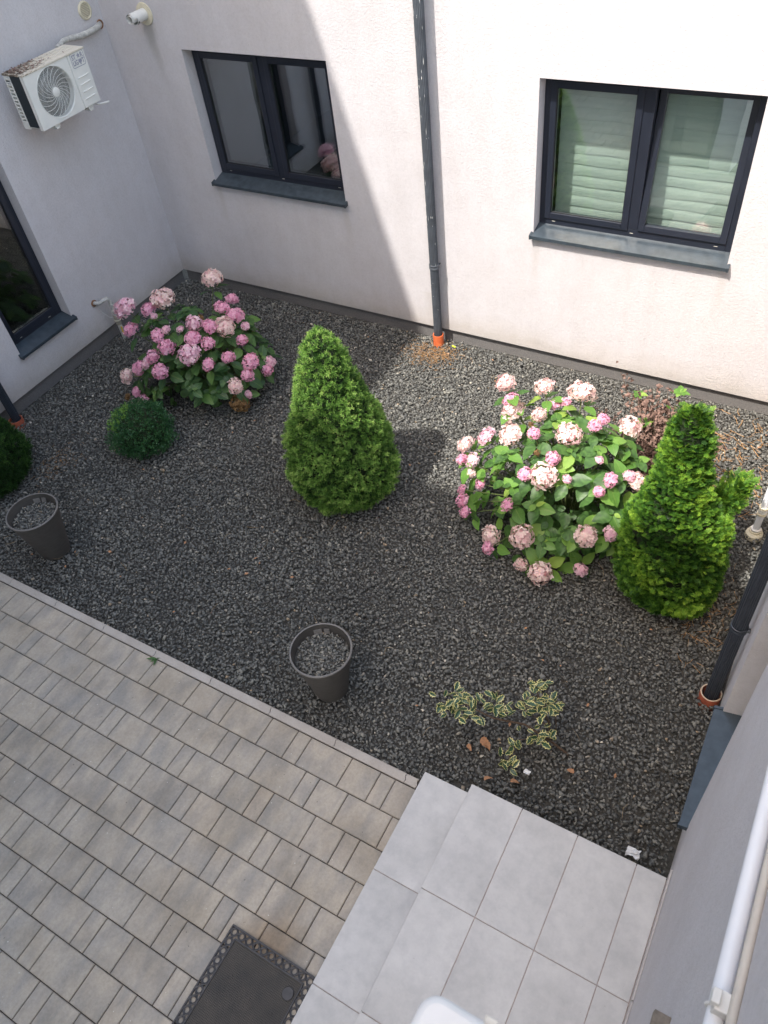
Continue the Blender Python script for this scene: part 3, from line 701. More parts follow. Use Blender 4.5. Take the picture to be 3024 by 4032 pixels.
# dead leaves caught on the lid
rs = random.Random(3); dl = MB()
for i in range(150):
    y = ay0 + .01 + abs(rs.gauss(0, .16)); x = rs.uniform(ax0, ax1-.03)
    if y > ay1-.05: continue
    a = rs.uniform(0, 6.28); r1 = rs.uniform(.006, .018); c = Vector((x, y, az1+rs.uniform(.003, .016)))
    P = [c + Vector((math.cos(a+k*1.57)*r1*(1 if k % 2 else .55), math.sin(a+k*1.57)*r1*(1 if k % 2 else .55), rs.uniform(-.006, .006))) for k in range(4)]
    dl.quad(*P[:3]); dl.quad(P[0], P[2], P[3])
tag(dl.build('leaf_litter', M['witherleaf'], ac), kind='stuff')
# insulated refrigerant line
rl = thing('insulated_pipe', (.03, -.2, 2.67), 'grey foam-wrapped pipe sagging from a hole near the corner to the air conditioner', 'pipe')
q = MB(); q.tube([(-.03, -.058, 2.682), (.012, -.075, 2.684), (.038, -.13, 2.679), (.042, -.25, 2.672), (.045, -.36, 2.674), (.055, -.47, 2.692), (.09, -.60, 2.712), (.12, -.72, 2.69)], [.024, .025, .026, .027, .027, .025, .022, .02], 14); q.build('insulation', M['gal'], rl, smooth=True)
q = MB(); q.torus((0, 0, 0), .032, .008, 24, 6, lambda a, b, c: (.002+c, -.058+a, 2.682+b)); q.build('hole_rim', M['rust'], rl, smooth=True)
# round vent grille
vt = thing('vent_grille', (.0, -.183, 2.828), 'round cream vent grille high on the left wall above the air conditioner pipe', 'vent')
Tv = lambda a, b, c: (.001+c, -.183+a, 2.828+b)
q = MB(); q.lathe([(.0, .004), (.062, .004)], (0,0,0), 36, Tv); q.build('backing', M['slatdark'], vt)
q = MB(); q.lathe([(.056, .004), (.057, .014), (.064, .017), (.073, .012), (.076, .0)], (0,0,0), 36, Tv); q.build('rim', M['plastic_y'], vt, smooth=True)
for i in range(9):
    v = -.048+i*.012; h = math.sqrt(max(.0001, .056**2-v*v)); q = MB(); q.box((-h, v-.0036, .004), (h, v+.0036, .012), Tv); q.build('slat', M['plastic_y'], vt)
# boiler flue
fl = thing('flue_pipe', (.555, 0, 2.772), 'white boiler flue pipe sticking out of the back wall near the corner', 'flue')
Tfl = lambda a, b, c: (.555+a, -c, 2.772+b)
q = MB(); q.lathe([(.05, .002), (.092, .002), (.090, .010), (.070, .013), (.05, .014)], (0,0,0), 40, Tfl); q.build('wall_rosette', M['plastic_y'], fl, smooth=True)
q = MB(); q.lathe([(.048, .0), (.049, .04), (.0495, .14), (.0505, .141), (.0505, .15), (.046, .15), (.045, .12)], (0,0,0), 36, Tfl); q.build('outer_pipe', M['plastic'], fl, smooth=True)
q = MB()
q.lathe([(.034, .10), (.034, .205), (.031, .205), (.031, .10)], (.004, .004, 0), 30, Tfl); q.build('inner_pipe', M['plastic'], fl, smooth=True)
q = MB()
nn = 16
for i in range(nn):                                   # half-round hood over the outlet
    a0 = math.radians(10+160*i/nn); a1 = math.radians(10+160*(i+1)/nn)
    q.quad(*[Tfl(.0495*math.cos(a), .0495*math.sin(a), c) for a, c in ((a0, .15), (a1, .15), (a1, .195), (a0, .195))])
    q.quad(*[Tfl(.047*math.cos(a), .047*math.sin(a), c) for a, c in ((a0, .15), (a1, .15), (a1, .195), (a0, .195))])
    q.quad(*[Tfl(rr*math.cos(a), rr*math.sin(a), .195) for rr, a in ((.0495, a0), (.0495, a1), (.047, a1), (.047, a0))])
q.build('hood', M['plastic'], fl, smooth=True)
q = MB()
for a in (-35, -60, -85, -110): q.box((-.006, .0485, .128), (.006, .0512, .146), lambda a_, b_, c_, th=math.radians(a): Tfl(b_*math.cos(th)-a_*math.sin(th), b_*math.sin(th)+a_*math.cos(th), c_))
q.build('air_slot', M['seal'], fl)
# gas pipe, left wall
gp = thing('gas_pipe', (.10, -1.24, 0), 'weathered grey gas pipe bending out of the left wall behind the left hydrangea', 'pipe')
q = MB(); q.tube([(-.02, -1.343, .462), (.045, -1.335, .462), (.075, -1.31, .468), (.088, -1.27, .474), (.094, -1.235, .47), (.10, -1.215, .44), (.103, -1.212, .38), (.103, -1.214, .27)], .021, 14); q.build('upper_pipe', M['gal'], gp, smooth=True)
q = MB(); q.lathe([(.026, 0), (.034, .002), (.036, .012), (.028, .016), (.022, .016)], (0,0,0), 24, lambda a, b, c: (c, -1.343+a, .462+b)); q.build('wall_flange', M['rust'], gp, smooth=True)
for z0, z1, r, mt in ((.375, .405, .03, 'gal'), (.30, .33, .028, 'gal'), (.215, .265, .034, 'brass'), (.20, .212, .037, 'plastic_y'), (.15, .198, .032, 'brass')):
    q = MB(); q.lathe([(r-.004, z0), (r, z0+.004), (r, z1-.004), (r-.004, z1)], (.103, -1.214, 0), 8 if mt == 'brass' else 20); q.build('coupling', M[mt], gp)
q = MB(); q.tube([(.103, -1.214, .27), (.104, -1.216, -.03)], .024, 14); q.build('riser_pipe', M['gal'], gp, smooth=True)
q = MB(); q.box((.128, -1.235, .03), (.134, -1.222, .13)); q.build('valve_tag', M['yellow'], gp)
q = MB(); q.tube([(.01, -1.335, .43), (.02, -1.30, .33), (.05, -1.26, .25), (.075, -1.235, .235)], .0022, 6); q.build('earth_wire', M['splash'], gp, smooth=True)
# gas pipe, near wall
gp = thing('gas_pipe', (6.70, -1.39, 0), 'white painted gas pipe with cream joints standing in the sunlit gravel at the right edge', 'pipe')
q = MB(); q.tube([(6.70, -1.39, -.02), (6.70, -1.39, .52), (6.71, -1.39, .56), (6.75, -1.39, .58), (6.815, -1.39, .58)], .0245, 18); q.build('pipe', M['conduit'], gp, smooth=True)
for z0, z1, r, mt in ((.20, .22, .034, 'plastic_y'), (.225, .26, .031, 'plastic'), (.265, .285, .035, 'plastic_y'), (.0, .035, .044, 'plastic_y'), (.035, .05, .037, 'plastic')):
    q = MB(); q.lathe([(.024, z0), (r, z0+.003), (r, z1-.003), (.024, z1)], (6.70, -1.39, 0), 22); q.build('joint_ring', M[mt], gp, smooth=True)
q = MB(); q.lathe([(.0, .018), (.045, .018), (.06, .008), (.066, -.03)], (6.70, -1.40, 0), 14); q.build('mortar_collar', M['plastic_y'], gp)

# conduit and its painted shadow strip, close to the viewer on the near wall
cn = thing('conduit', (6.786, -5.3, 2.96), 'white plastic conduit running along the near wall, close and slightly blurred', 'conduit')
q = MB(); q.tube([(6.785, -6.6, 2.93), (6.785, -5.3, 2.965), (6.785, -4.2, 2.985), (6.785, -2.5, 3.0)], .0165, 20); q.build('tube', M['conduit'], cn, smooth=True)
q = MB(); q.torus((0, 0, 0), .019, .0035, 24, 6, lambda a, b, c: (6.785+a, -5.395+c, 2.963+b)); q.box((6.772, -5.41, 2.978), (6.806, -5.375, 3.012)); q.box((6.764, -5.405, 3.004), (6.778, -5.38, 3.028)); q.build('clip', M['plastic'], cn, bevel=.003)
gap_shade = thing('conduit', (6.80, -5.3, 3.04), 'beige strip standing in for the shadowed gap behind the white conduit', 'conduit')
q = MB(); q.tube([(6.802, -6.6, 2.985), (6.802, -5.3, 3.018), (6.802, -4.2, 3.035), (6.802, -2.5, 3.05)], .0085, 16); q.build('tube', M['shadow_strip'], gap_shade, smooth=True)  # no second conduit: thin tube added in place of a shadow strip
sb = MB(); sb.box((6.765, -5.262, 2.02), (6.811, -5.222, 2.055)); tag(sb.build('steel_bracket', M['stub'], loc=(6.79, -5.24, 2.03), bevel=.003), 'short brown square bracket stub on the near wall at the bottom edge', 'bracket')
bx = thing('plastic_box', (6.58, -6.0, 3.5), 'white rounded plastic housing just below the viewer at the bottom edge, blurred', 'housing')
def rounded(x0, x1, y0, y1, z0, z1, r, n=6):
    mb = MB(); P = []
    for cx, cy, a0 in ((x1-r, y1-r, 0), (x0+r, y1-r, 90), (x0+r, y0+r, 180), (x1-r, y0+r, 270)):
        P += [(cx+r*math.cos(math.radians(a0+90*j/n)), cy+r*math.sin(math.radians(a0+90*j/n))) for j in range(n+1)]
    N = len(P); mb.add([(x, y, z0) for x, y in P] + [(x, y, z1) for x, y in P], [tuple(range(N-1, -1, -1)), tuple(N+i for i in range(N))] + [(i, (i+1) % N, N+(i+1) % N, N+i) for i in range(N)]); return mb
rounded(6.427, 6.72, -6.5, -5.712, 3.1, 3.70, .022).build('housing', M['box_rim'], bx, bevel=.008, smooth=True)
rounded(6.450, 6.70, -6.47, -5.736, 3.699, 3.7025, .015).build('lid_panel', M['box_lid'], bx, bevel=.001)
q = MB(); q.box((6.49, -5.714, 3.69), (6.503, -5.706, 3.699)); q.build('clip', M['gal'], bx, bevel=.001)

# ------------------------------------------------------------------ blinds behind the sunlit window
def blind(x0, x1, label):
    t = thing('window_blind', ((x0+x1)/2, .33, 2.45), label, 'blind', 'pale green blinds')
    r_ = random.Random(int(x0*100)); z = 2.47; i = 0
    q = MB(); q.box((x0, .30, 2.46), (x1, .36, 2.50)); q.build('head_rail', M['plastic'], t)
    while z > 1.30:
        h = .094; P = []; nU = 10
        a = r_.uniform(-.012, .012); b = r_.uniform(-.01, .01); f0 = r_.uniform(0, 6)
        for u in range(nU+1):
            x = x0+(x1-x0)*u/nU; wv = .004*math.sin(f0+u*.9) + a*(u/nU-.5)
            for (dy, dz) in ((.006, 0), (-.002, -.3), (-.007, -.65), (-.004, -1.0), (.004, -1.05)):
                P.append((x, .325+dy+b*.2, z+wv+dz*h))
        mb = MB(); mb.add(P, [(u*5+k, (u+1)*5+k, (u+1)*5+k+1, u*5+k+1) for u in range(nU) for k in range(4)]); mb.build('blind_slat', M['blind'], t, smooth=True)
        z -= h*.93; i += 1
blind(4.40, 5.07, 'pale green pleated blind behind the fixed left sash of the sunlit window')
blind(5.17, 5.87, 'pale green pleated blind behind the tilted right sash of the sunlit window')
# ------------------------------------------------------------------ plants
def unit(a): return a/np.linalg.norm(a, axis=-1, keepdims=True)
def shell_points(rng, prof, n, lump=.10, seed=0, lean=(0, 0)):
    """points and outward normals on a lumpy body of revolution (profile of (z, r))"""
    zs = np.array([p[0] for p in prof]); rs_ = np.array([p[1] for p in prof]); zz = np.linspace(zs[0], zs[-1], 400); rr = np.interp(zz, zs, rs_)
    w = (rr+.02)*np.sqrt(1+np.gradient(rr, zz)**2); cdf = np.cumsum(w)/w.sum()
    z = np.interp(rng.random(n), cdf, zz); r = np.interp(z, zs, rs_); dr = np.interp(z, zz, np.gradient(rr, zz)); th = rng.uniform(0, 2*np.pi, n)
    ph = np.random.default_rng(seed).uniform(0, 6.28, 8)
    lum = (np.sin(3*th+ph[0]+2.2*z*4)+np.sin(5*th+ph[1]-z*13)+np.sin(8*th+ph[2]+z*21)+np.sin(2*th+ph[3]+z*9)+.8*np.sin(13*th+ph[4]-z*33))/4.8
    f = 1+lump*lum
    h = (z-zs[0])/(zs[-1]-zs[0])
    P = np.stack([r*f*np.cos(th)+lean[0]*h, r*f*np.sin(th)+lean[1]*h, z], 1)
    N = unit(np.stack([np.cos(th), np.sin(th), -np.clip(dr, -3, 3)], 1))
    return P, N, lum
def basis(D, rng):
    up = np.where(np.abs(D[:, 2:3]) > .95, np.array([[1., 0, 0]]), np.array([[0, 0, 1.]])); a = unit(np.cross(up, D)); b = np.cross(D, a); return a, b
def needle_tufts(rng, P, D, tone, nn, L, W, spread, Nout):
    n = len(P); Dn = np.repeat(D, nn, 0); Pn = np.repeat(P, nn, 0); tn = np.repeat(tone, nn)
    d = unit(Dn + rng.normal(0, spread, (n*nn, 3))); base = Pn + Dn*rng.uniform(-.012, .012, (n*nn, 1))*1.0
    ln = L*rng.uniform(.7, 1.25, (n*nn, 1)); side = unit(np.cross(d, np.repeat(Nout, nn, 0)+rng.normal(0, .5, (n*nn, 3))))*W
    V = np.stack([base-side*.5, base+side*.5, base+d*ln+side*.28, base+d*ln-side*.28], 1).reshape(-1, 3)
    F = np.arange(len(V)).reshape(-1, 4); T = np.stack([tn-.28, tn-.28, tn+.08, tn+.08], 1).ravel(); return V, F, np.clip(T, 0, 1)
def core(prof, f, parent, lean=(0, 0)):
    mb = MB(); loc = origin(parent); z0, z1 = prof[0][0], prof[-1][0]
    seg = 20; vs = []
    for z, r in prof:
        h = (z-z0)/(z1-z0)
        for k in range(seg): vs.append((loc.x+lean[0]*h+r*f*math.cos(2*math.pi*k/seg), loc.y+lean[1]*h+r*f*math.sin(2*math.pi*k/seg), loc.z+z*.985))
    mb.add(vs, [(i*seg+k, i*seg+(k+1) % seg, (i+1)*seg+(k+1) % seg, (i+1)*seg+k) for i in range(len(prof)-1) for k in range(seg)])
    return mb
def spruce(loc, prof, n, label, seed, bright=1.0):
    rng = np.random.default_rng(seed); t = thing('dwarf_spruce', loc, label, 'spruce', None)
    P, N, lum = shell_points(rng, prof, n, .13, seed)
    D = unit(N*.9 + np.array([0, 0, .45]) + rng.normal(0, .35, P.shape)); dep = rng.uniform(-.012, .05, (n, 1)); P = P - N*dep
    tone = np.clip(.68 - 5.0*dep[:, 0] + .24*lum + rng.normal(0, .14, n), 0, 1)*bright  # sunken tufts and hollows darker: depth shade put into the needle tone
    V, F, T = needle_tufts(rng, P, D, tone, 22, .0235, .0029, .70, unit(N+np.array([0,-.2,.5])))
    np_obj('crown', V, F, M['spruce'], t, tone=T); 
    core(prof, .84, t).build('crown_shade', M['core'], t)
    tr = MB(); tr.tube([(loc[0], loc[1], -.03), (loc[0], loc[1], prof[-1][0]*.7)], [.035, .01], 8); tr.build('trunk', M['bark'], t); return t
spruce((3.60, -2.20, 0), [(0.0, .30), (.08, .39), (.2, .435), (.34, .44), (.55, .40), (.8, .325), (1.0, .262), (1.2, .195), (1.38, .135), (1.49, .075), (1.55, .012)], 9500, 'tall cone-shaped dwarf spruce in the middle of the gravel, its upper half sunlit', 21)
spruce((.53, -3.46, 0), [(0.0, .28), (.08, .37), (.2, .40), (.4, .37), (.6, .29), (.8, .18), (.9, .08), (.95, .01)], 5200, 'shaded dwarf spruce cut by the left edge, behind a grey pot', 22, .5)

def thuja(loc, label, seed):
    rng = np.random.default_rng(seed); t = thing('thuja', loc, label, 'thuja')
    prof = [(.0, .24), (.08, .32), (.22, .365), (.42, .365), (.6, .33), (.74, .27), (.88, .20), (1.05, .165), (1.22, .15), (1.34, .125), (1.43, .075), (1.49, .015)]; lean = (-.11, .20)
    def sprays(P, D, tone, size):
        n = len(P); a, b = basis(D, rng); ang = rng.normal(0, .35, (n, 1)); side = a*np.cos(ang) + b*np.sin(ang)
        quads = []; tones = []
        def strip(p0, d, ln, w, tn):
            s = unit(np.cross(d, np.cross(D, side)+1e-6))
            quads.append(np.stack([p0-s*w*.5, p0+s*w*.5, p0+d*ln+s*w*.3, p0+d*ln-s*w*.3], 1)); tones.append(np.stack([tn-.24, tn-.24, tn+.10, tn+.10], 1))
        strip(P, D, size, .0034, tone)
        for j in range(5):
            f = .15+.17*j; ln = size*(.55-.075*j)
            for sg in (-1, 1):
                d = unit(D*.75 + side*sg*.75 + rng.normal(0, .10, (n, 3))); strip(P + D*size*f, d, ln, .0032, tone)
        for sg in (-1, 1):
            d0 = unit(D*.75+side*sg*.75); strip(P + D*size*.2 + d0*size*.25, unit(D+side*sg*.2), size*.22, .0030, tone); strip(P + D*size*.4 + d0*size*.2, unit(D+side*sg*.2), size*.2, .0030, tone)
        return np.stack(quads, 1).reshape(-1, 3), np.stack(tones, 1).ravel()
    nc = 820
    P, N, lum = shell_points(rng, prof, nc, .18, seed, lean)
    # the shoot that leans out towards the near wall
    nb = 120; s = rng.random(nb); ctr = np.stack([.06+.25*s, .14+.30*s, .56+.24*s], 1); off = unit(rng.normal(size=(nb, 3)))*(.105-.04*s[:, None])
    P = np.concatenate([P, ctr+off]); N = np.concatenate([N, unit(off+np.array([.05, .03, .05]))]); lum = np.concatenate([lum, np.full(nb, .5)])
    k = 23; Pc = np.repeat(P, k, 0); Nc = np.repeat(N, k, 0); m_ = len(Pc)
    a, b = basis(Nc, rng)
    la = rng.normal(0, .045, (m_, 1)); lb = rng.normal(0, .013, (m_, 1))
    Ps = Pc + a*la + b*lb - Nc*(.02 + np.abs(la)*.25 + rng.uniform(0, .03, (m_, 1)))
    D = unit(Nc*.55 + a*la*9 + np.array([0, 0, .35]) + rng.normal(0, .38, (m_, 3)))
    tone = np.clip(.55 + .26*np.repeat(lum, k) + rng.normal(0, .10, m_) + np.repeat(rng.normal(0, .10, len(P)), k), 0, 1)
    V, T = sprays(Ps, D, tone, .043*rng.uniform(.75, 1.2, (m_, 1)))
    np_obj('crown', V, np.arange(len(V)).reshape(-1, 4), M['thuja'], t, tone=np.clip(T, 0, 1))
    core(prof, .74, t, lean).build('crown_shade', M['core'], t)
    tr = MB(); x, y, z = loc; tr.tube([(x, y, -.03), (x-.037, y+.067, .5), (x-.085, y+.155, 1.15)], [.045, .035, .01], 8); tr.tube([(x, y, .35), (x+.10, y+.16, .55), (x+.27, y+.40, .76)], [.02, .014, .006], 7); tr.build('trunk', M['bark'], t); return t
thuja((6.25, -2.17, 0), 'bushy green thuja with a side shoot near the right edge, its top in sun', 33)

def box_shrub(loc, label, seed):
    rng = np.random.default_rng(seed); t = thing('box_shrub', loc, label, 'shrub')
    prof = [(.02, .16), (.08, .23), (.17, .265), (.26, .255), (.34, .20), (.39, .11), (.41, .02)]
    n = 2300; P, N, lum = shell_points(rng, prof, n, .26, seed); P = P - N*rng.uniform(-.035, .06, (n, 1))
    k = 7; Pk = np.repeat(P, k, 0); D = unit(np.repeat(unit(N + np.array([0, 0, .5]) + rng.normal(0, .3, P.shape)), k, 0) + rng.normal(0, .6, (n*k, 3)))
    Pk = Pk + rng.normal(0, .008, Pk.shape); s = unit(np.cross(D, rng.normal(size=D.shape))); L = rng.uniform(.012, .021, (n*k, 1)); W = L*.33
    V = np.stack([Pk, Pk+D*L*.5+s*W, Pk+D*L, Pk+D*L*.5-s*W], 1).reshape(-1, 3)
    young = np.repeat((np.linalg.norm(P[:, :2]-np.array([-.15, -.08]), axis=1) < .13) & (P[:, 2] > .22) & (rng.random(n) > .45), k)
    T = np.clip(np.where(young, .97, .45+.15*np.repeat(lum, k)+rng.normal(0, .14, n*k)), 0, 1)
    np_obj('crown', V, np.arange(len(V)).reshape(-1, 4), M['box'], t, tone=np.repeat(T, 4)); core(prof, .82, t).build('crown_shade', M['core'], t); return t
box_shrub((1.60, -2.50, 0), 'small round dark green box shrub in front of the left hydrangea', 44)

# --- hydrangeas
def floret_head(seed):
    rng = np.random.default_rng(seed); n = int(rng.integers(78, 104)); sq = rng.uniform(.72, .98); ax_ = rng.uniform(0, 6.28); lop = rng.uniform(.0, .16); fs_ = rng.uniform(.18, .215); i = np.arange(n)+.5; z = 1-1.55*i/n; ph = i*2.39996; r = np.sqrt(np.maximum(0, 1-z*z))
    D = np.stack([r*np.cos(ph), r*np.sin(ph), z], 1); D = unit(D + rng.normal(0, .07, D.shape)); C = D*rng.uniform(.74, 1.0, (n, 1))*np.array([1, 1, sq])*(1+lop*np.cos(np.arctan2(D[:, 1:2], D[:, 0:1])*2-ax_))
    a, b = basis(D, rng); V, F, T = [], [], []
    for k in range(n):
        s = fs_*rng.uniform(.75, 1.25); th0 = rng.uniform(0, 1.57); tn = rng.uniform(.05, .95); nd = unit(D[k]+rng.normal(0, .28, 3)); aa = unit(np.cross(nd, b[k])); bb = np.cross(nd, aa)
        for q in range(4):
            th = th0+q*math.pi/2+rng.normal(0, .1); u = aa*math.cos(th)+bb*math.sin(th); w = -aa*math.sin(th)+bb*math.cos(th); cup = rng.uniform(-.05, .22)
            base = len(V); c = C[k]
            V += [c, c+u*s*.5+w*s*.46+nd*cup*s, c+u*s*.98+w*s*.30+nd*(cup*2-.1)*s, c+u*s*1.08+nd*(cup*2-.2)*s, c+u*s*.98-w*s*.30+nd*(cup*2-.1)*s, c+u*s*.5-w*s*.46+nd*cup*s]
            F += [(base, base+1, base+2), (base, base+2, base+3), (base, base+3, base+4), (base, base+4, base+5)]
            T += [tn*.35, tn, tn+.12, tn+.2, tn+.12, tn]
    # ball behind the florets
    m = len(V); seg = 10
    for zz in (-.75, -.3, .25, .62):
        for j in range(seg): rr = math.sqrt(1-zz*zz)*.58; V.append(np.array([rr*math.cos(j*.6283), rr*math.sin(j*.6283), zz*.5])); T.append(.0)
    V.append(np.array([0, 0, .48])); T.append(0.)
    for q in range(3):
        for j in range(seg): A, B, C2, D2 = m+q*seg+j, m+q*seg+(j+1) % seg, m+(q+1)*seg+(j+1) % seg, m+(q+1)*seg+j; F += [(A, B, C2), (A, C2, D2)]
    for j in range(seg): F.append((m+3*seg+j, m+3*seg+(j+1) % seg, m+4*seg))
    V = np.array(V); o = np_obj('flower_head', V, np.array(F), M['petal'][0], tone=np.clip(T, 0, 1)); me = o.data; bpy.data.objects.remove(o); return me
HEADS = [floret_head(100+i) for i in range(12)]
def leaf_mesh(seed, fold=.16, curl=.22, ser=.02, wid=.34):
    rng = np.random.default_rng(seed); nv = 9; V, UV = [], []
    for j in range(nv+1):
        v = j/nv; w = wid*(math.sin(math.pi*min(1, v**.80))**.85)*(1-.12*v) if 0 < v < 1 else 0
        for i in range(-2, 3):
            u = i/2; x = u*w*(1+ser*(1 if (j % 2 and abs(i) == 2) else -1)); z = -curl*v*v*.9 + fold*abs(u)*w*1.1 + .02*math.sin(j*2.3+i*1.7+seed)
            V.append((x, v, z)); UV.append((.5+u*.5*max(w/wid, .02), v))
    F = [(j*5+i, j*5+i+1, (j+1)*5+i+1, (j+1)*5+i) for j in range(nv) for i in range(4)]
    o = np_obj('leaf', V, F, M['hyleaf_r'], smooth=True, uv=UV); me = o.data; bpy.data.objects.remove(o); return me
LEAVES = [leaf_mesh(s, f, c) for s, f, c in ((1, .15, .25), (2, .25, .12), (3, .08, .35), (4, .2, .05))]
def frame(p, y, z, s):
    y = y.normalized(); x = y.cross(z).normalized(); z = x.cross(y)
    mm = Matrix((x*s, y*s, z*s)).transposed().to_4x4(); mm.translation = p; return mm
def hydrangea(loc, c, rad, heads, label, seed, leafmat, nfill, shrink=1.0):
    r_ = random.Random(seed); t = thing('hydrangea_bush', loc, label, 'hydrangea', 'pink hydrangeas')
    L0 = Vector(loc); C0 = Vector(c); R0 = Vector(rad)
    def nrm(p): d = p-C0; return Vector((d.x/R0.x**2, d.y/R0.y**2, d.z/R0.z**2)).normalized()
    leaves = []; ends = []
    for (x, y, z, r, k) in heads:
        p = Vector((x, y, z)); n_ = nrm(p)*.8 + Vector((0, -.1, .55)); n_.normalize(); r *= shrink*1.12
        mt = M['petal'][3 if k > 1.5 else 0 if k < .3 else 1 if k < .75 else 2]
        mm = frame(p - L0, Vector((r_.uniform(-1, 1), r_.uniform(-1, 1), .01)).cross(n_), n_, r*r_.uniform(.98, 1.06)); mm = mm @ Matrix.Diagonal((r_.uniform(.95, 1.05), r_.uniform(.95, 1.05), r_.uniform(.85, 1), 1))
        inst('flower_head', r_.choice(HEADS), t, mm, mt)
        ends.append(p - n_*r*.7)
        if k < 1.5 and r > .03:
            a0 = r_.uniform(0, 6.28); nl = 4 if r > .05 else 3
            for q in range(nl): leaves.append((p - n_*(r*.75+r_.uniform(.02, .06)), n_, a0+q*6.28/nl+r_.uniform(-.3, .3), r_.uniform(.112, .16), r*.42))
    i = 0; tries = 0
    while i < nfill and tries < 4000:
        tries += 1
        d = Vector((r_.gauss(0, 1), r_.gauss(0, 1), abs(r_.gauss(.15, .8)))).normalized(); f = r_.uniform(.80, .97)
        p = C0 + Vector((d.x*R0.x, d.y*R0.y, d.z*R0.z if d.z > 0 else d.z*C0.z))*f
        p.z = max(p.z - r_.uniform(0, .22)*(1-d.z), .05)
        if any((p-Vector(h[:3])).length < h[3]*1.15 for h in heads): continue
        n_ = (nrm(p)*.6 + Vector((0, 0, .8))).normalized(); a0 = r_.uniform(0, 6.28); i += 1; ends.append(p - n_*.03)
        for q in range(4): leaves.append((p, n_, a0+q*1.57+r_.uniform(-.25, .25), r_.uniform(.10, .155), .0))
        for q in range(2): leaves.append((p + n_*.025, n_, a0+.8+q*3.14, r_.uniform(.05, .075), .0))
    r_.shuffle(leaves); cnt = 0; VS, FS, off = [], [], 0
    def place(p, n_, a, s, gap):
        x = n_.orthogonal().normalized(); y = n_.cross(x); out = x*math.cos(a)+y*math.sin(a)
        dirn = (out + n_*r_.uniform(-.25, .28) + Vector((0, 0, r_.uniform(-.15, .1)))).normalized()
        nz = (n_ + Vector((r_.gauss(0, .22), r_.gauss(0, .22), .25))).normalized()
        q = p + out*gap
        if q.z < .03: q.z = .03
        return frame(q - L0, dirn, nz, s)
    for (p, n_, a, s, gap) in leaves:
        mm = place(p, n_, a, s, gap)
        if cnt < 300: inst('leaf', r_.choice(LEAVES), t, mm, leafmat); cnt += 1
        else:
            me = r_.choice(LEAVES)
            for v in me.vertices: VS.append((mm @ v.co)[:])
            FS += [tuple(i+off for i in pl.vertices) for pl in me.polygons]; off += len(me.vertices)
    # inner leaves further down
    for i in range(260):
        d = Vector((r_.gauss(0, 1), r_.gauss(0, 1), r_.gauss(.2, .7))).normalized(); f = r_.uniform(.45, .85)
        p = C0 + Vector((d.x*R0.x, d.y*R0.y, d.z*R0.z))*f; p.z = max(p.z-.03, .04)
        me = r_.choice(LEAVES); mm = place(p, (d+Vector((0,0,.7))).normalized(), r_.uniform(0, 6.28), r_.uniform(.08, .13), 0)
        for v in me.vertices: VS.append((mm @ v.co)[:])
        FS += [tuple(i+off for i in pl.vertices) for pl in me.polygons]; off += len(me.vertices)
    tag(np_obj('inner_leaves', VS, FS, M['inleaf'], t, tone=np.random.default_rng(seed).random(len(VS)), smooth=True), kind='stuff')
    sm = MB()
    for p in ends:
        b0 = Vector((C0.x + (p.x-C0.x)*.18, C0.y + (p.y-C0.y)*.18, -.02)); mid = b0.lerp(p, .55) + Vector((0, 0, .08)); sm.tube([b0, mid, p], [.007, .005, .0038], 6, False)
    tag(sm.build('stems', M['stem_g'], t, smooth=True), kind='stuff')
    return t
HL = [(1.519,-1.05,0.893,0.092,0.8),(1.699,-1.045,0.7,0.063,0),(1.828,-1.327,0.806,0.077,0.2),(1.957,-1.309,0.743,0.083,0.2),(2.074,-1.343,0.673,0.044,0.3),(1.158,-1.411,0.799,0.121,0.9),(0.915,-1.664,0.802,0.105,0.7),(1.07,-1.54,0.743,0.071,0),(1.265,-1.656,0.785,0.033,0.6),(1.772,-1.657,0.827,0.081,0.7),(1.897,-1.605,0.797,0.07,0.2),(1.991,-1.515,0.759,0.097,0.9),(0.977,-1.743,0.626,0.071,0),(1.467,-1.852,0.751,0.067,0),(1.827,-1.778,0.762,0.07,0.2),(1.96,-1.743,0.718,0.062,0),(2.141,-1.5,0.639,0.053,0.1),(1.614,-1.92,0.705,0.078,0.2),(1.847,-1.891,0.673,0.102,0.7),(1.472,-1.995,0.612,0.067,0),(2.127,-1.712,0.592,0.061,0),(1.386,-2.024,0.537,0.051,0.4),(1.233,-2.013,0.43,0.069,0),(1.036,-2.031,0.297,0.078,1),(1.579,-2.057,0.522,0.079,0),(2.014,-1.865,0.584,0.054,0.2),(2.246,-1.568,0.475,0.075,0.1),(2.271,-1.346,0.328,0.057,0.3),(2.294,-1.437,0.296,0.057,0),(2.254,-1.664,0.392,0.059,0),(2.201,-1.799,0.348,0.074,0.9),(2.251,-1.72,0.206,0.038,0.3),(1.137,-2.077,0.162,0.054,0),(1.228,-2.104,0.1,0.059,0),(1.678,-1.756,0.808,0.034,0.3),(1.533,-1.795,0.794,0.04,0.6),(2.195,-1.804,0.142,0.086,2),(1.781,-1.576,0.84,0.031,2),(1.093,-2.156,0.15,0.037,2)]
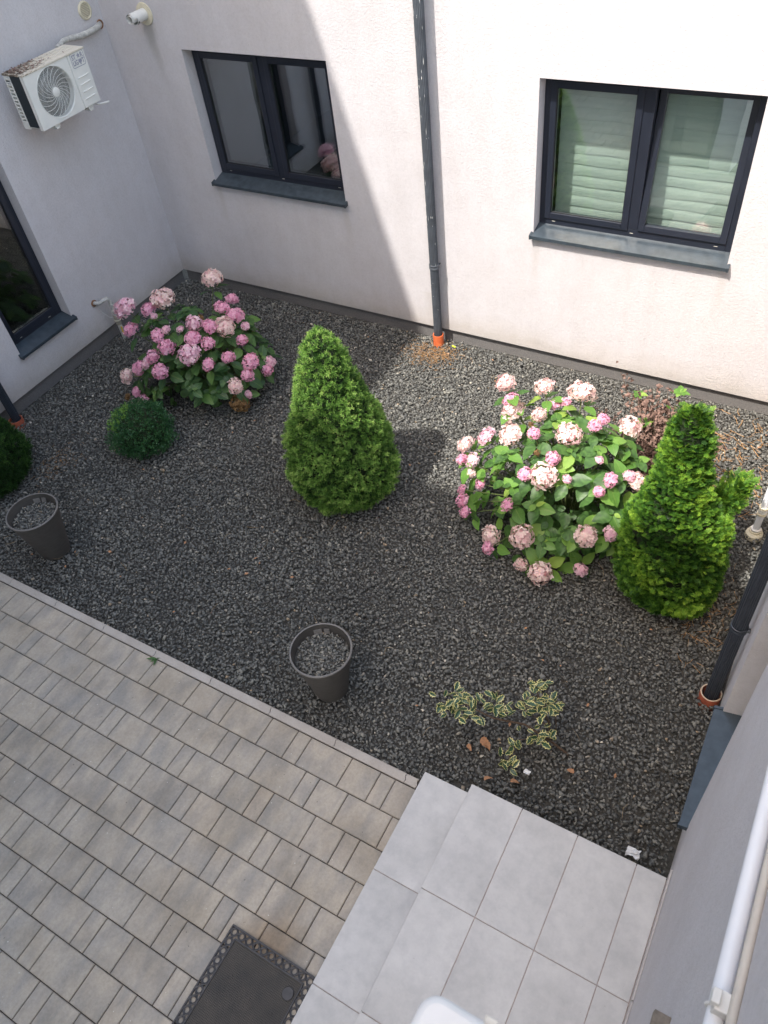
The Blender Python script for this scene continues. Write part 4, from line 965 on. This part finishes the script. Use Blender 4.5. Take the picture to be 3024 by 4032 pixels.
HR = [(4.738,-1.512,0.912,0.079,1),(4.801,-1.55,0.808,0.061,0),(4.835,-1.589,0.734,0.089,1),(5.005,-1.41,0.878,0.076,1),(5.274,-1.334,0.853,0.095,1),(5.099,-1.448,0.768,0.049,0),(5.18,-1.406,0.787,0.038,0),(5.05,-1.611,0.777,0.063,0.8),(5.508,-1.553,0.843,0.044,0),(5.49,-1.686,0.883,0.046,0),(5.668,-1.373,0.678,0.08,1),(4.889,-1.767,0.659,0.093,1),(5.111,-1.875,0.831,0.049,0),(5.364,-1.858,0.895,0.088,1),(4.699,-1.787,0.589,0.069,0.4),(4.579,-1.896,0.56,0.069,1),(5.326,-2.058,0.832,0.053,0.2),(4.585,-1.979,0.474,0.046,0),(4.655,-1.947,0.456,0.064,0.3),(4.674,-2.009,0.387,0.038,1),(4.76,-2.023,0.324,0.049,0),(5.169,-2.168,0.716,0.051,0),(5.309,-2.172,0.755,0.089,1),(5.468,-2.151,0.769,0.033,0.5),(5.618,-1.946,0.828,0.028,0.5),(5.728,-2.013,0.737,0.048,0.1),(5.685,-2.117,0.702,0.039,0.2),(5.823,-1.889,0.7,0.043,0.7),(5.879,-1.862,0.639,0.065,1),(5.947,-1.823,0.528,0.044,1),(4.649,-2.124,0.307,0.038,0),(4.676,-2.178,0.249,0.05,0.1),(4.722,-2.231,0.184,0.046,0),(5.092,-2.29,0.484,0.046,0),(4.971,-2.304,0.1,0.076,0.8),(5.0,-2.423,0.1,0.048,0.2),(5.249,-2.385,0.314,0.089,1),(5.682,-2.299,0.434,0.076,0.9),(5.826,-2.189,0.413,0.054,0.6),(5.284,-2.465,0.1,0.048,0.8),(5.437,-2.483,0.1,0.087,1),(5.687,-2.335,0.1,0.047,0.6),(5.043,-1.753,0.8,0.021,2),(5.202,-2.034,0.817,0.023,2)]

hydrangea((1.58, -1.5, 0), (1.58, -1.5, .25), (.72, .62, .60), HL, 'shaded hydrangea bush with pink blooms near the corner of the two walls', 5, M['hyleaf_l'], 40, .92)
hydrangea((5.38, -1.78, 0), (5.38, -1.78, .28), (.62, .62, .60), HR, 'mostly sunlit hydrangea bush with pale pink and cream blooms in front of the tilted window', 6, M['hyleaf_r'], 46, .95)

# --- withered shrub behind the thuja
ws = thing('withered_shrub', (5.80, -.95, 0), 'withered brown shrub with a few fresh green leaves between the right hydrangea and the thuja', 'shrub')
r_ = random.Random(9); q = MB(); VS, FS, off = [], [], 0; W0 = Vector((5.80, -.95, 0)); tips = []
for i in range(38):
    b0 = W0 + Vector((r_.gauss(0, .10), r_.gauss(0, .10), -.02)); tp = W0 + Vector((r_.gauss(0, .19), r_.gauss(.06, .22), r_.uniform(.28, .64))); md = b0.lerp(tp, .5)+Vector((r_.gauss(0, .03), r_.gauss(0, .03), .03)); q.tube([b0, md, tp], [.006, .004, .002], 5, False); tips.append((b0, md, tp))
tag(q.build('stems', M['bark'], ws), kind='stuff')
def add_leaf(me, mm):
    global off
    for v in me.vertices: VS.append((mm @ v.co)[:])
    FS.extend(tuple(i+off for i in pl.vertices) for pl in me.polygons); off += len(me.vertices)
CRUMP = [leaf_mesh(s, f, c, .12, .42) for s, f, c in ((11, .8, 1.1), (12, 1.3, .3), (13, -.9, -.8))]
for i in range(1600):
    b0, md, tp = r_.choice(tips); f = r_.uniform(.1, 1); p = (b0.lerp(md, f*2) if f < .5 else md.lerp(tp, f*2-1)) + Vector((r_.gauss(0, .045), r_.gauss(0, .045), r_.gauss(0, .02)))
    p.z = max(p.z, .015); add_leaf(r_.choice(CRUMP), frame(p-W0, Vector((r_.gauss(0, 1), r_.gauss(0, 1), -.5)), Vector((r_.gauss(0, .6), r_.gauss(0, .6), 1)), r_.uniform(.022, .048)))
tag(np_obj('withered_leaves', VS, FS, M['witherleaf'], ws, smooth=True), kind='stuff')
for (x, y, z) in ((5.56, -.72, .46), (5.86, -.62, .50), (5.70, -1.0, .42)):
    for k in range(7):
        a = k*.9; inst('leaf', r_.choice(LEAVES), ws, frame(Vector((x, y, z))-W0, Vector((math.cos(a), math.sin(a), .25)), Vector((0, 0, 1)), r_.uniform(.05, .085)), M['hyleaf_r'])

# --- variegated holly
hol = thing('holly_plant', (6.0, -3.62, 0), 'low variegated holly with cream-edged spiny leaves on bent stems near the steps', 'holly')
H0 = Vector((6.0, -3.62, 0))
def holly_leaf(seed):
    rng = np.random.default_rng(seed); nv = 8; V, UV = [], []
    for j in range(nv+1):
        v = j/nv; w = .27*math.sin(math.pi*v)**.7 if 0 < v < 1 else 0; w *= (1.28 if j % 2 else .80)
        for i in range(-2, 3):
            u = i/2; V.append((u*w, v + (.05 if abs(i) == 2 and j % 2 else 0), -.25*v*v + .45*abs(u)*w*(1 if j % 2 else .4) + .01*rng.normal())); UV.append((.5+u*.5, v))
    o = np_obj('leaf', V, [(j*5+i, j*5+i+1, (j+1)*5+i+1, (j+1)*5+i) for j in range(nv) for i in range(4)], M['holly'], smooth=True, uv=UV); me = o.data; bpy.data.objects.remove(o); return me
HOL = [holly_leaf(s) for s in range(3)]; r_ = random.Random(12)
stems = MB()
stems.tube([(6.087, -3.645, -.02), (5.955, -3.645, .06), (5.80, -3.66, .15), (5.63, -3.75, .24), (5.45, -3.76, .28)], [.0085, .008, .007, .0055, .003], 6)
stems.tube([(5.953, -3.60, -.02), (5.93, -3.60, .2), (5.86, -3.60, .38), (5.82, -3.55, .46)], [.006, .006, .005, .003], 6)
stems.tube([(5.99, -3.60, -.02), (5.97, -3.58, .2), (5.94, -3.55, .34)], [.004, .003, .002], 6)
stems.tube([(5.90, -3.66, .06), (5.80, -3.74, .09), (5.78, -3.84, .06), (5.795, -3.89, .05)], [.003, .003, .0025, .002], 6)
stems.tube([(5.93, -3.61, .15), (5.82, -3.63, .26), (5.76, -3.64, .31)], [.003, .0025, .002], 6)
stems.build('stem', M['bark'], hol, smooth=True)
for (c, sp, n) in (((5.46, -3.75, .27), (.10, .06, .035), 30), ((5.34, -3.81, .24), (.045, .03, .02), 10), ((5.62, -3.70, .26), (.06, .03, .03), 13), ((5.86, -3.61, .37), (.055, .045, .05), 18), ((5.82, -3.54, .45), (.03, .02, .02), 8), ((5.94, -3.54, .345), (.03, .02, .02), 6), ((5.76, -3.64, .31), (.035, .02, .02), 7), ((5.875, -3.69, .14), (.06, .03, .02), 14), ((5.78, -3.765, .085), (.02, .03, .015), 5), ((5.795, -3.89, .05), (.045, .025, .012), 9)):
    for k in range(int(n*1.5)):
        p = Vector(c) + Vector((r_.gauss(0, sp[0]*.75), r_.gauss(0, sp[1]*.75), r_.gauss(0, sp[2]*.6))); p.z = max(p.z, .02); a = r_.uniform(0, 6.28)
        inst('leaf', r_.choice(HOL), hol, frame(p-H0, Vector((math.cos(a), math.sin(a), r_.uniform(-.2, .8))), Vector((r_.gauss(0, .5), r_.gauss(-.1, .5), 1)), r_.uniform(.040, .068)))

# --- small weed in the kerb joint
wd = thing('weed', (3.245, -4.272, 0), 'small green weed growing from the joint at the concrete edging', 'weed')
for a, s in ((3.7, .075), (4.3, .05), (5.1, .065), (.6, .025)):
    inst('leaf', leaf_mesh(31, .2, .25, .1, .15), wd, frame(Vector((0, 0, .006)), Vector((math.cos(a), math.sin(a), .35)), Vector((0, 0, 1)), s), M['hyleaf_l'])

# ------------------------------------------------------------------ pots
def pot(x, y, label, rz, seed):
    t = thing('plant_pot', (x, y, 0), label, 'pot', 'tapered grey pots'); rng = np.random.default_rng(seed)
    H = .465; p = MB(); p.lathe([(.112, -.01), (.116, 0), (.122, .03), (.150, .2), (.180, .36), (.200, H-.012), (.203, H)], (x, y, 0), 56); p.lathe([(.191, H), (.186, .40), (.178, .36)], (x, y, 0), 56); p.lathe([(.112, -.01), (.0, -.01)], (x, y, 0), 56)
    p.build('shell', M['pot'], t, smooth=True)
    q = MB(); q.lathe([(.191, H-.003), (.1925, H+.002), (.200, H+.003), (.2045, H-.001), (.2045, H-.008), (.201, H-.010)], (x, y, 0), 64); q.build('rim', M['potrim'], t, smooth=True)
    q = MB(); q.lathe([(.181, .383), (.0, .388)], (0, 0, 0), 40, lambda a, b, c: (x+a, y+b, c)); q.build('soil', M['ground'], t)
    n = 560; r = .172*np.sqrt(rng.random(n)); a = rng.uniform(0, 6.28, n)
    V, F, T_ = stones_mesh(np.stack([r*np.cos(a), r*np.sin(a), .392+rng.uniform(-.004, .012, n)], 1), np.clip(rng.lognormal(math.log(.026), .25, n), .014, .042), rng.beta(1.6, 1.7, n)*.95, rng)
    tag(np_obj('stone_fill', V, F, M['stone'], t, tone=T_), kind='stuff')
    for k, da in enumerate((0, .34)):
        a_ = rz+da; c = Vector((x+.176*math.cos(a_), y+.176*math.sin(a_), .412)); tg = Vector((-math.sin(a_), math.cos(a_), 0)); up = Vector((math.cos(a_)*.35, math.sin(a_)*.35, 1)).normalized(); w = .026 if k else .018
        q = MB(); P = [c-tg*w-up*.02, c+tg*w-up*.02, c+tg*w+up*.02, c-tg*w+up*.02]; inn = Vector((-math.cos(a_), -math.sin(a_), 0))*.004; q.add([v[:] for v in P]+[(v+inn)[:] for v in P], [(0,1,2,3),(7,6,5,4),(0,1,5,4),(1,2,6,5),(2,3,7,6),(3,0,4,7)]); q.build('drain_tab', M['potrim'], t)
pot(4.51, -3.905, 'tapered grey plastic pot filled with stones, the one nearer the steps', 1.95, 71)
pot(1.745, -3.83, 'tapered grey plastic pot filled with stones, beside the dark spruce at the left edge', 1.95, 72)

# ------------------------------------------------------------------ door mat
dm = thing('doormat', (5.08, -5.9, 0), 'black rubber doormat with an openwork ring border lying on the paving against the lower step', 'doormat')
X0, X1, Y0_, Y1_ = 4.806, 5.372, -6.62, -5.413; bw = .062; q = MB()
def bar(mb, x0, x1, y0, y1, z0=.002, z1=.014): mb.box((x0, y0, z0), (x1, y1, z1))
bar(q, X0, X1, Y1_-.010, Y1_); bar(q, X0, X1, Y0_, Y0_+.010); bar(q, X0, X0+.010, Y0_+.010, Y1_-.010); bar(q, X1-.010, X1, Y0_+.010, Y1_-.010)
bar(q, X0+bw-.009, X1-bw+.009, Y1_-bw, Y1_-bw+.009, .002, .016); bar(q, X0+bw-.009, X1-bw+.009, Y0_+bw-.009, Y0_+bw, .002, .016); bar(q, X0+bw-.009, X0+bw, Y0_+bw, Y1_-bw, .002, .016); bar(q, X1-bw, X1-bw+.009, Y0_+bw, Y1_-bw, .002, .016)
q.build('border_frame', M['matborder'], dm, bevel=.002)
rg_ = MB(); hw = bw/2
def ring_at(x, y): rg_.torus((x, y, .008), .0165, .0042, 18, 5)
nx = 10; ny = 22
for i in range(nx+1):
    x = X0+hw+(X1-X0-bw)*i/nx
    for y in (Y1_-hw, Y0_+hw): ring_at(x, y)
for j in range(1, ny):
    y = Y0_+hw+(Y1_-Y0_-bw)*j/ny
    for x in (X0+hw, X1-hw): ring_at(x, y)
rg_.build('border_ring', M['matborder'], dm, smooth=True)
wv = MB()
for s in (-1, 1):
    for (yc) in (Y1_-hw, Y0_+hw): wv.tube([(X0+.01+(X1-X0-.02)*k/120, yc+s*.0205*math.cos(math.pi*nx*((X0+.01+(X1-X0-.02)*k/120)-(X0+hw))/(X1-X0-bw)), .009+.002*s*math.sin(k)) for k in range(121)], .0042, 5, False)
    for (xc) in (X0+hw, X1-hw): wv.tube([(xc+s*.0205*math.cos(math.pi*ny*((Y0_+.01+(Y1_-Y0_-.02)*k/240)-(Y0_+hw))/(Y1_-Y0_-bw)), Y0_+.01+(Y1_-Y0_-.02)*k/240, .009) for k in range(241)], .0042, 5, False)
wv.build('border_wave', M['matborder'], dm, smooth=True)
q = MB(); gx0, gx1, gy0, gy1 = X0+bw, X1-bw, Y0_+bw, Y1_-bw
q.box((gx0, gy0, .0015), (gx1, gy1, .005)); q.build('base', M['seal'], dm)
q = MB(); x = gx0+.002; sx = .0088; sy = .0098
while x < gx1-.002: q.box((x, gy0, .0048), (x+.0042, gy1, .0095)); x += sx
y = gy0+.002
while y < gy1-.002: q.box((gx0, y, .0048), (gx1, y+.0045, .0088)); y += sy
q.build('tread_grid', M['mat'], dm)
for (x, y) in ((4.95, -5.62), (5.10, -5.66), (4.98, -5.86), (5.24, -5.66), (5.16, -5.85), (5.0, -6.1)):
    q = MB(); q.lathe([(.0, .0135), (.004, .0135), (.0055, .0095)], (x, y, 0), 10); q.build('knob', M['mat'], dm)
q = MB(); q.lathe([(.0, .0175), (.029, .0175), (.032, .015), (.0325, .0100)], (5.268, -5.546, 0), 32); tag(q.build('rubber_disc', M['matborder'], None, loc=(5.268, -5.546, .0100), smooth=True), 'black rubber disc lying on a corner of the doormat', 'disc')

# ------------------------------------------------------------------ small litter on the gravel
r_ = random.Random(20)
DRY = [leaf_mesh(s, .55, .55, .12, .34) for s in (41, 42)]
for i, (x, y, s, lb_) in enumerate(((5.575, -3.80, .062, 'largest dry brown leaf on the gravel under the holly'), (5.610, -3.815, .042, 'dry brown leaf touching the largest one under the holly'), (5.514, -3.88, .035, 'dry brown leaf to the left of the largest one under the holly'),
        (5.704, -4.047, .046, 'dry brown leaf by the corner of the upper step'), (5.847, -3.985, .044, 'dry brown leaf below the lowest holly sprig'), (6.164, -3.765, .04, 'lone dry brown leaf right of the holly towards the narrow sill'))):
    o = bpy.data.objects.new('dry_leaf', DRY[i % 2]); COL.objects.link(o); o.material_slots[0].link = 'OBJECT'; o.material_slots[0].material = M['dryleaf']
    a = r_.uniform(0, 6.28); mm = frame(Vector((x, y, .024)), Vector((math.cos(a), math.sin(a), .1)), Vector((r_.gauss(0, .2), r_.gauss(0, .2), 1)), s*1.25); o.matrix_world = mm
    tag(o, lb_, 'leaf', 'dry leaves on the gravel')
def scrap(x, y, s, label, seed):
    rr = random.Random(seed); mb = MB(); n = 4; P = [(x+s*(i/n-.5)*1.3, y+s*(j/n-.5), .022+rr.uniform(0, .4)*s) for i in range(n+1) for j in range(n+1)]
    P = [(a+rr.uniform(-.1, .1)*s, b+rr.uniform(-.1, .1)*s, c) for a, b, c in P]
    mb.add(P, [(i*(n+1)+j, (i+1)*(n+1)+j, (i+1)*(n+1)+j+1, i*(n+1)+j+1) for i in range(n) for j in range(n)]); tag(mb.build('paper_scrap', M['paper'], None, loc=(x, y, .02)), label, 'paper', 'scraps of paper')
scrap(6.613, -4.055, .055, 'crumpled white paper scrap at the edge of the landing', 1)
scrap(5.913, -3.885, .03, 'small white paper scrap below the holly', 2)
lg = MB(); lg.tube([(3.575, -.120, .028), (3.615, -.128, .026)], .0075, 10); tag(lg.build('lighter', M['lime'], None, loc=(3.595, -.124, .02), smooth=True), 'small lime yellow plastic piece on the gravel beside the orange socket', 'plastic piece')
def needles(cx, cy, sx, sy, n, ln, seed, name, label, mt, rr=.0009):
    rng = random.Random(seed); mb = MB()
    for i in range(n):
        x, y = rng.gauss(cx, sx), rng.gauss(cy, sy); a = rng.uniform(0, 3.14); l = ln*rng.uniform(.5, 1.3); z = .012+rng.uniform(0, .012)
        if x > XC-.03 or y > -.03: continue
        d = Vector((math.cos(a), math.sin(a), 0))*l*.5; s = Vector((-math.sin(a), math.cos(a), 0)); c = Vector((x, y, z)); bend = s*l*rng.uniform(-.12, .12)
        mb.tube([c-d, c+bend+Vector((0, 0, .004)), c+d], rr*rng.uniform(.8, 1.3), 3, False)
    o = mb.build(name, mt, None, loc=(cx, cy, 0)); return tag(o, label, 'needles', kind='stuff')
needles(3.45, -.30, .14, .10, 650, .035, 1, 'dry_needles', 'rusty dry needles around the foot of the sunlit drainpipe', M['straw'])
needles(6.45, -.75, .20, .38, 150, .10, 2, 'dry_needles', 'dry brown twigs and needles on the sunlit gravel behind the thuja', M['straw'], .0014)
needles(6.55, -2.30, .12, .20, 130, .06, 3, 'dry_needles', 'dry needles fallen round the foot of the thuja', M['straw'], .0011)
needles(.95, -3.05, .10, .12, 160, .03, 4, 'dry_needles', 'dry needles fallen round the dark spruce at the left', M['straw'])
tw = MB()
for i in range(60):
    x, y = r_.uniform(1.2, 6.6), r_.uniform(-4.0, -.3); a = r_.uniform(0, 6.28); l = r_.uniform(.04, .13); c = Vector((x, y, .022)); d = Vector((math.cos(a), math.sin(a), .05))*l*.5
    tw.tube([c-d, c+Vector((r_.gauss(0, .012), r_.gauss(0, .012), .008)), c+d], r_.uniform(.0009, .0018), 4, False)
lt = MB()
for i in range(70):
    x, y = r_.uniform(.5, 6.7), r_.uniform(-4.1, -.15); a = r_.uniform(0, 6.28); l = r_.uniform(.008, .02); c = Vector((x, y, .022)); d = Vector((math.cos(a), math.sin(a), r_.uniform(-.2, .2)))*l; e = Vector((-math.sin(a), math.cos(a), r_.uniform(-.3, .3)))*l*.5
    lt.quad(c-d, c-e, c+d); lt.quad(c-d, c+d, c+e+Vector((0, 0, .004)))
tag(lt.build('leaf_litter', M['dryleaf'], None, loc=(4, -2, 0)), 'small crumbs of dry leaf scattered over the gravel', 'leaf litter', kind='stuff')
tag(tw.build('twigs', M['twig'], None, loc=(4, -2, 0)), 'thin dry twigs scattered over the gravel', 'twigs', kind='stuff')
# crumbs and specks lying on the paving
ck = MB()
for i in range(120):
    x, y = r_.uniform(1.6, 5.3), r_.uniform(-6.4, -4.3); s = r_.uniform(.0015, .004); c = Vector((x, y, .002))
    ck.quad(*[(c.x+s*math.cos(k*1.57+i), c.y+s*math.sin(k*1.57+i), .0035) for k in range(4)]); 
tag(ck.build('grit', M['stone_white'], None, loc=(3.5, -5, 0)), 'tiny pale grit scattered on the paving', 'grit', kind='stuff')
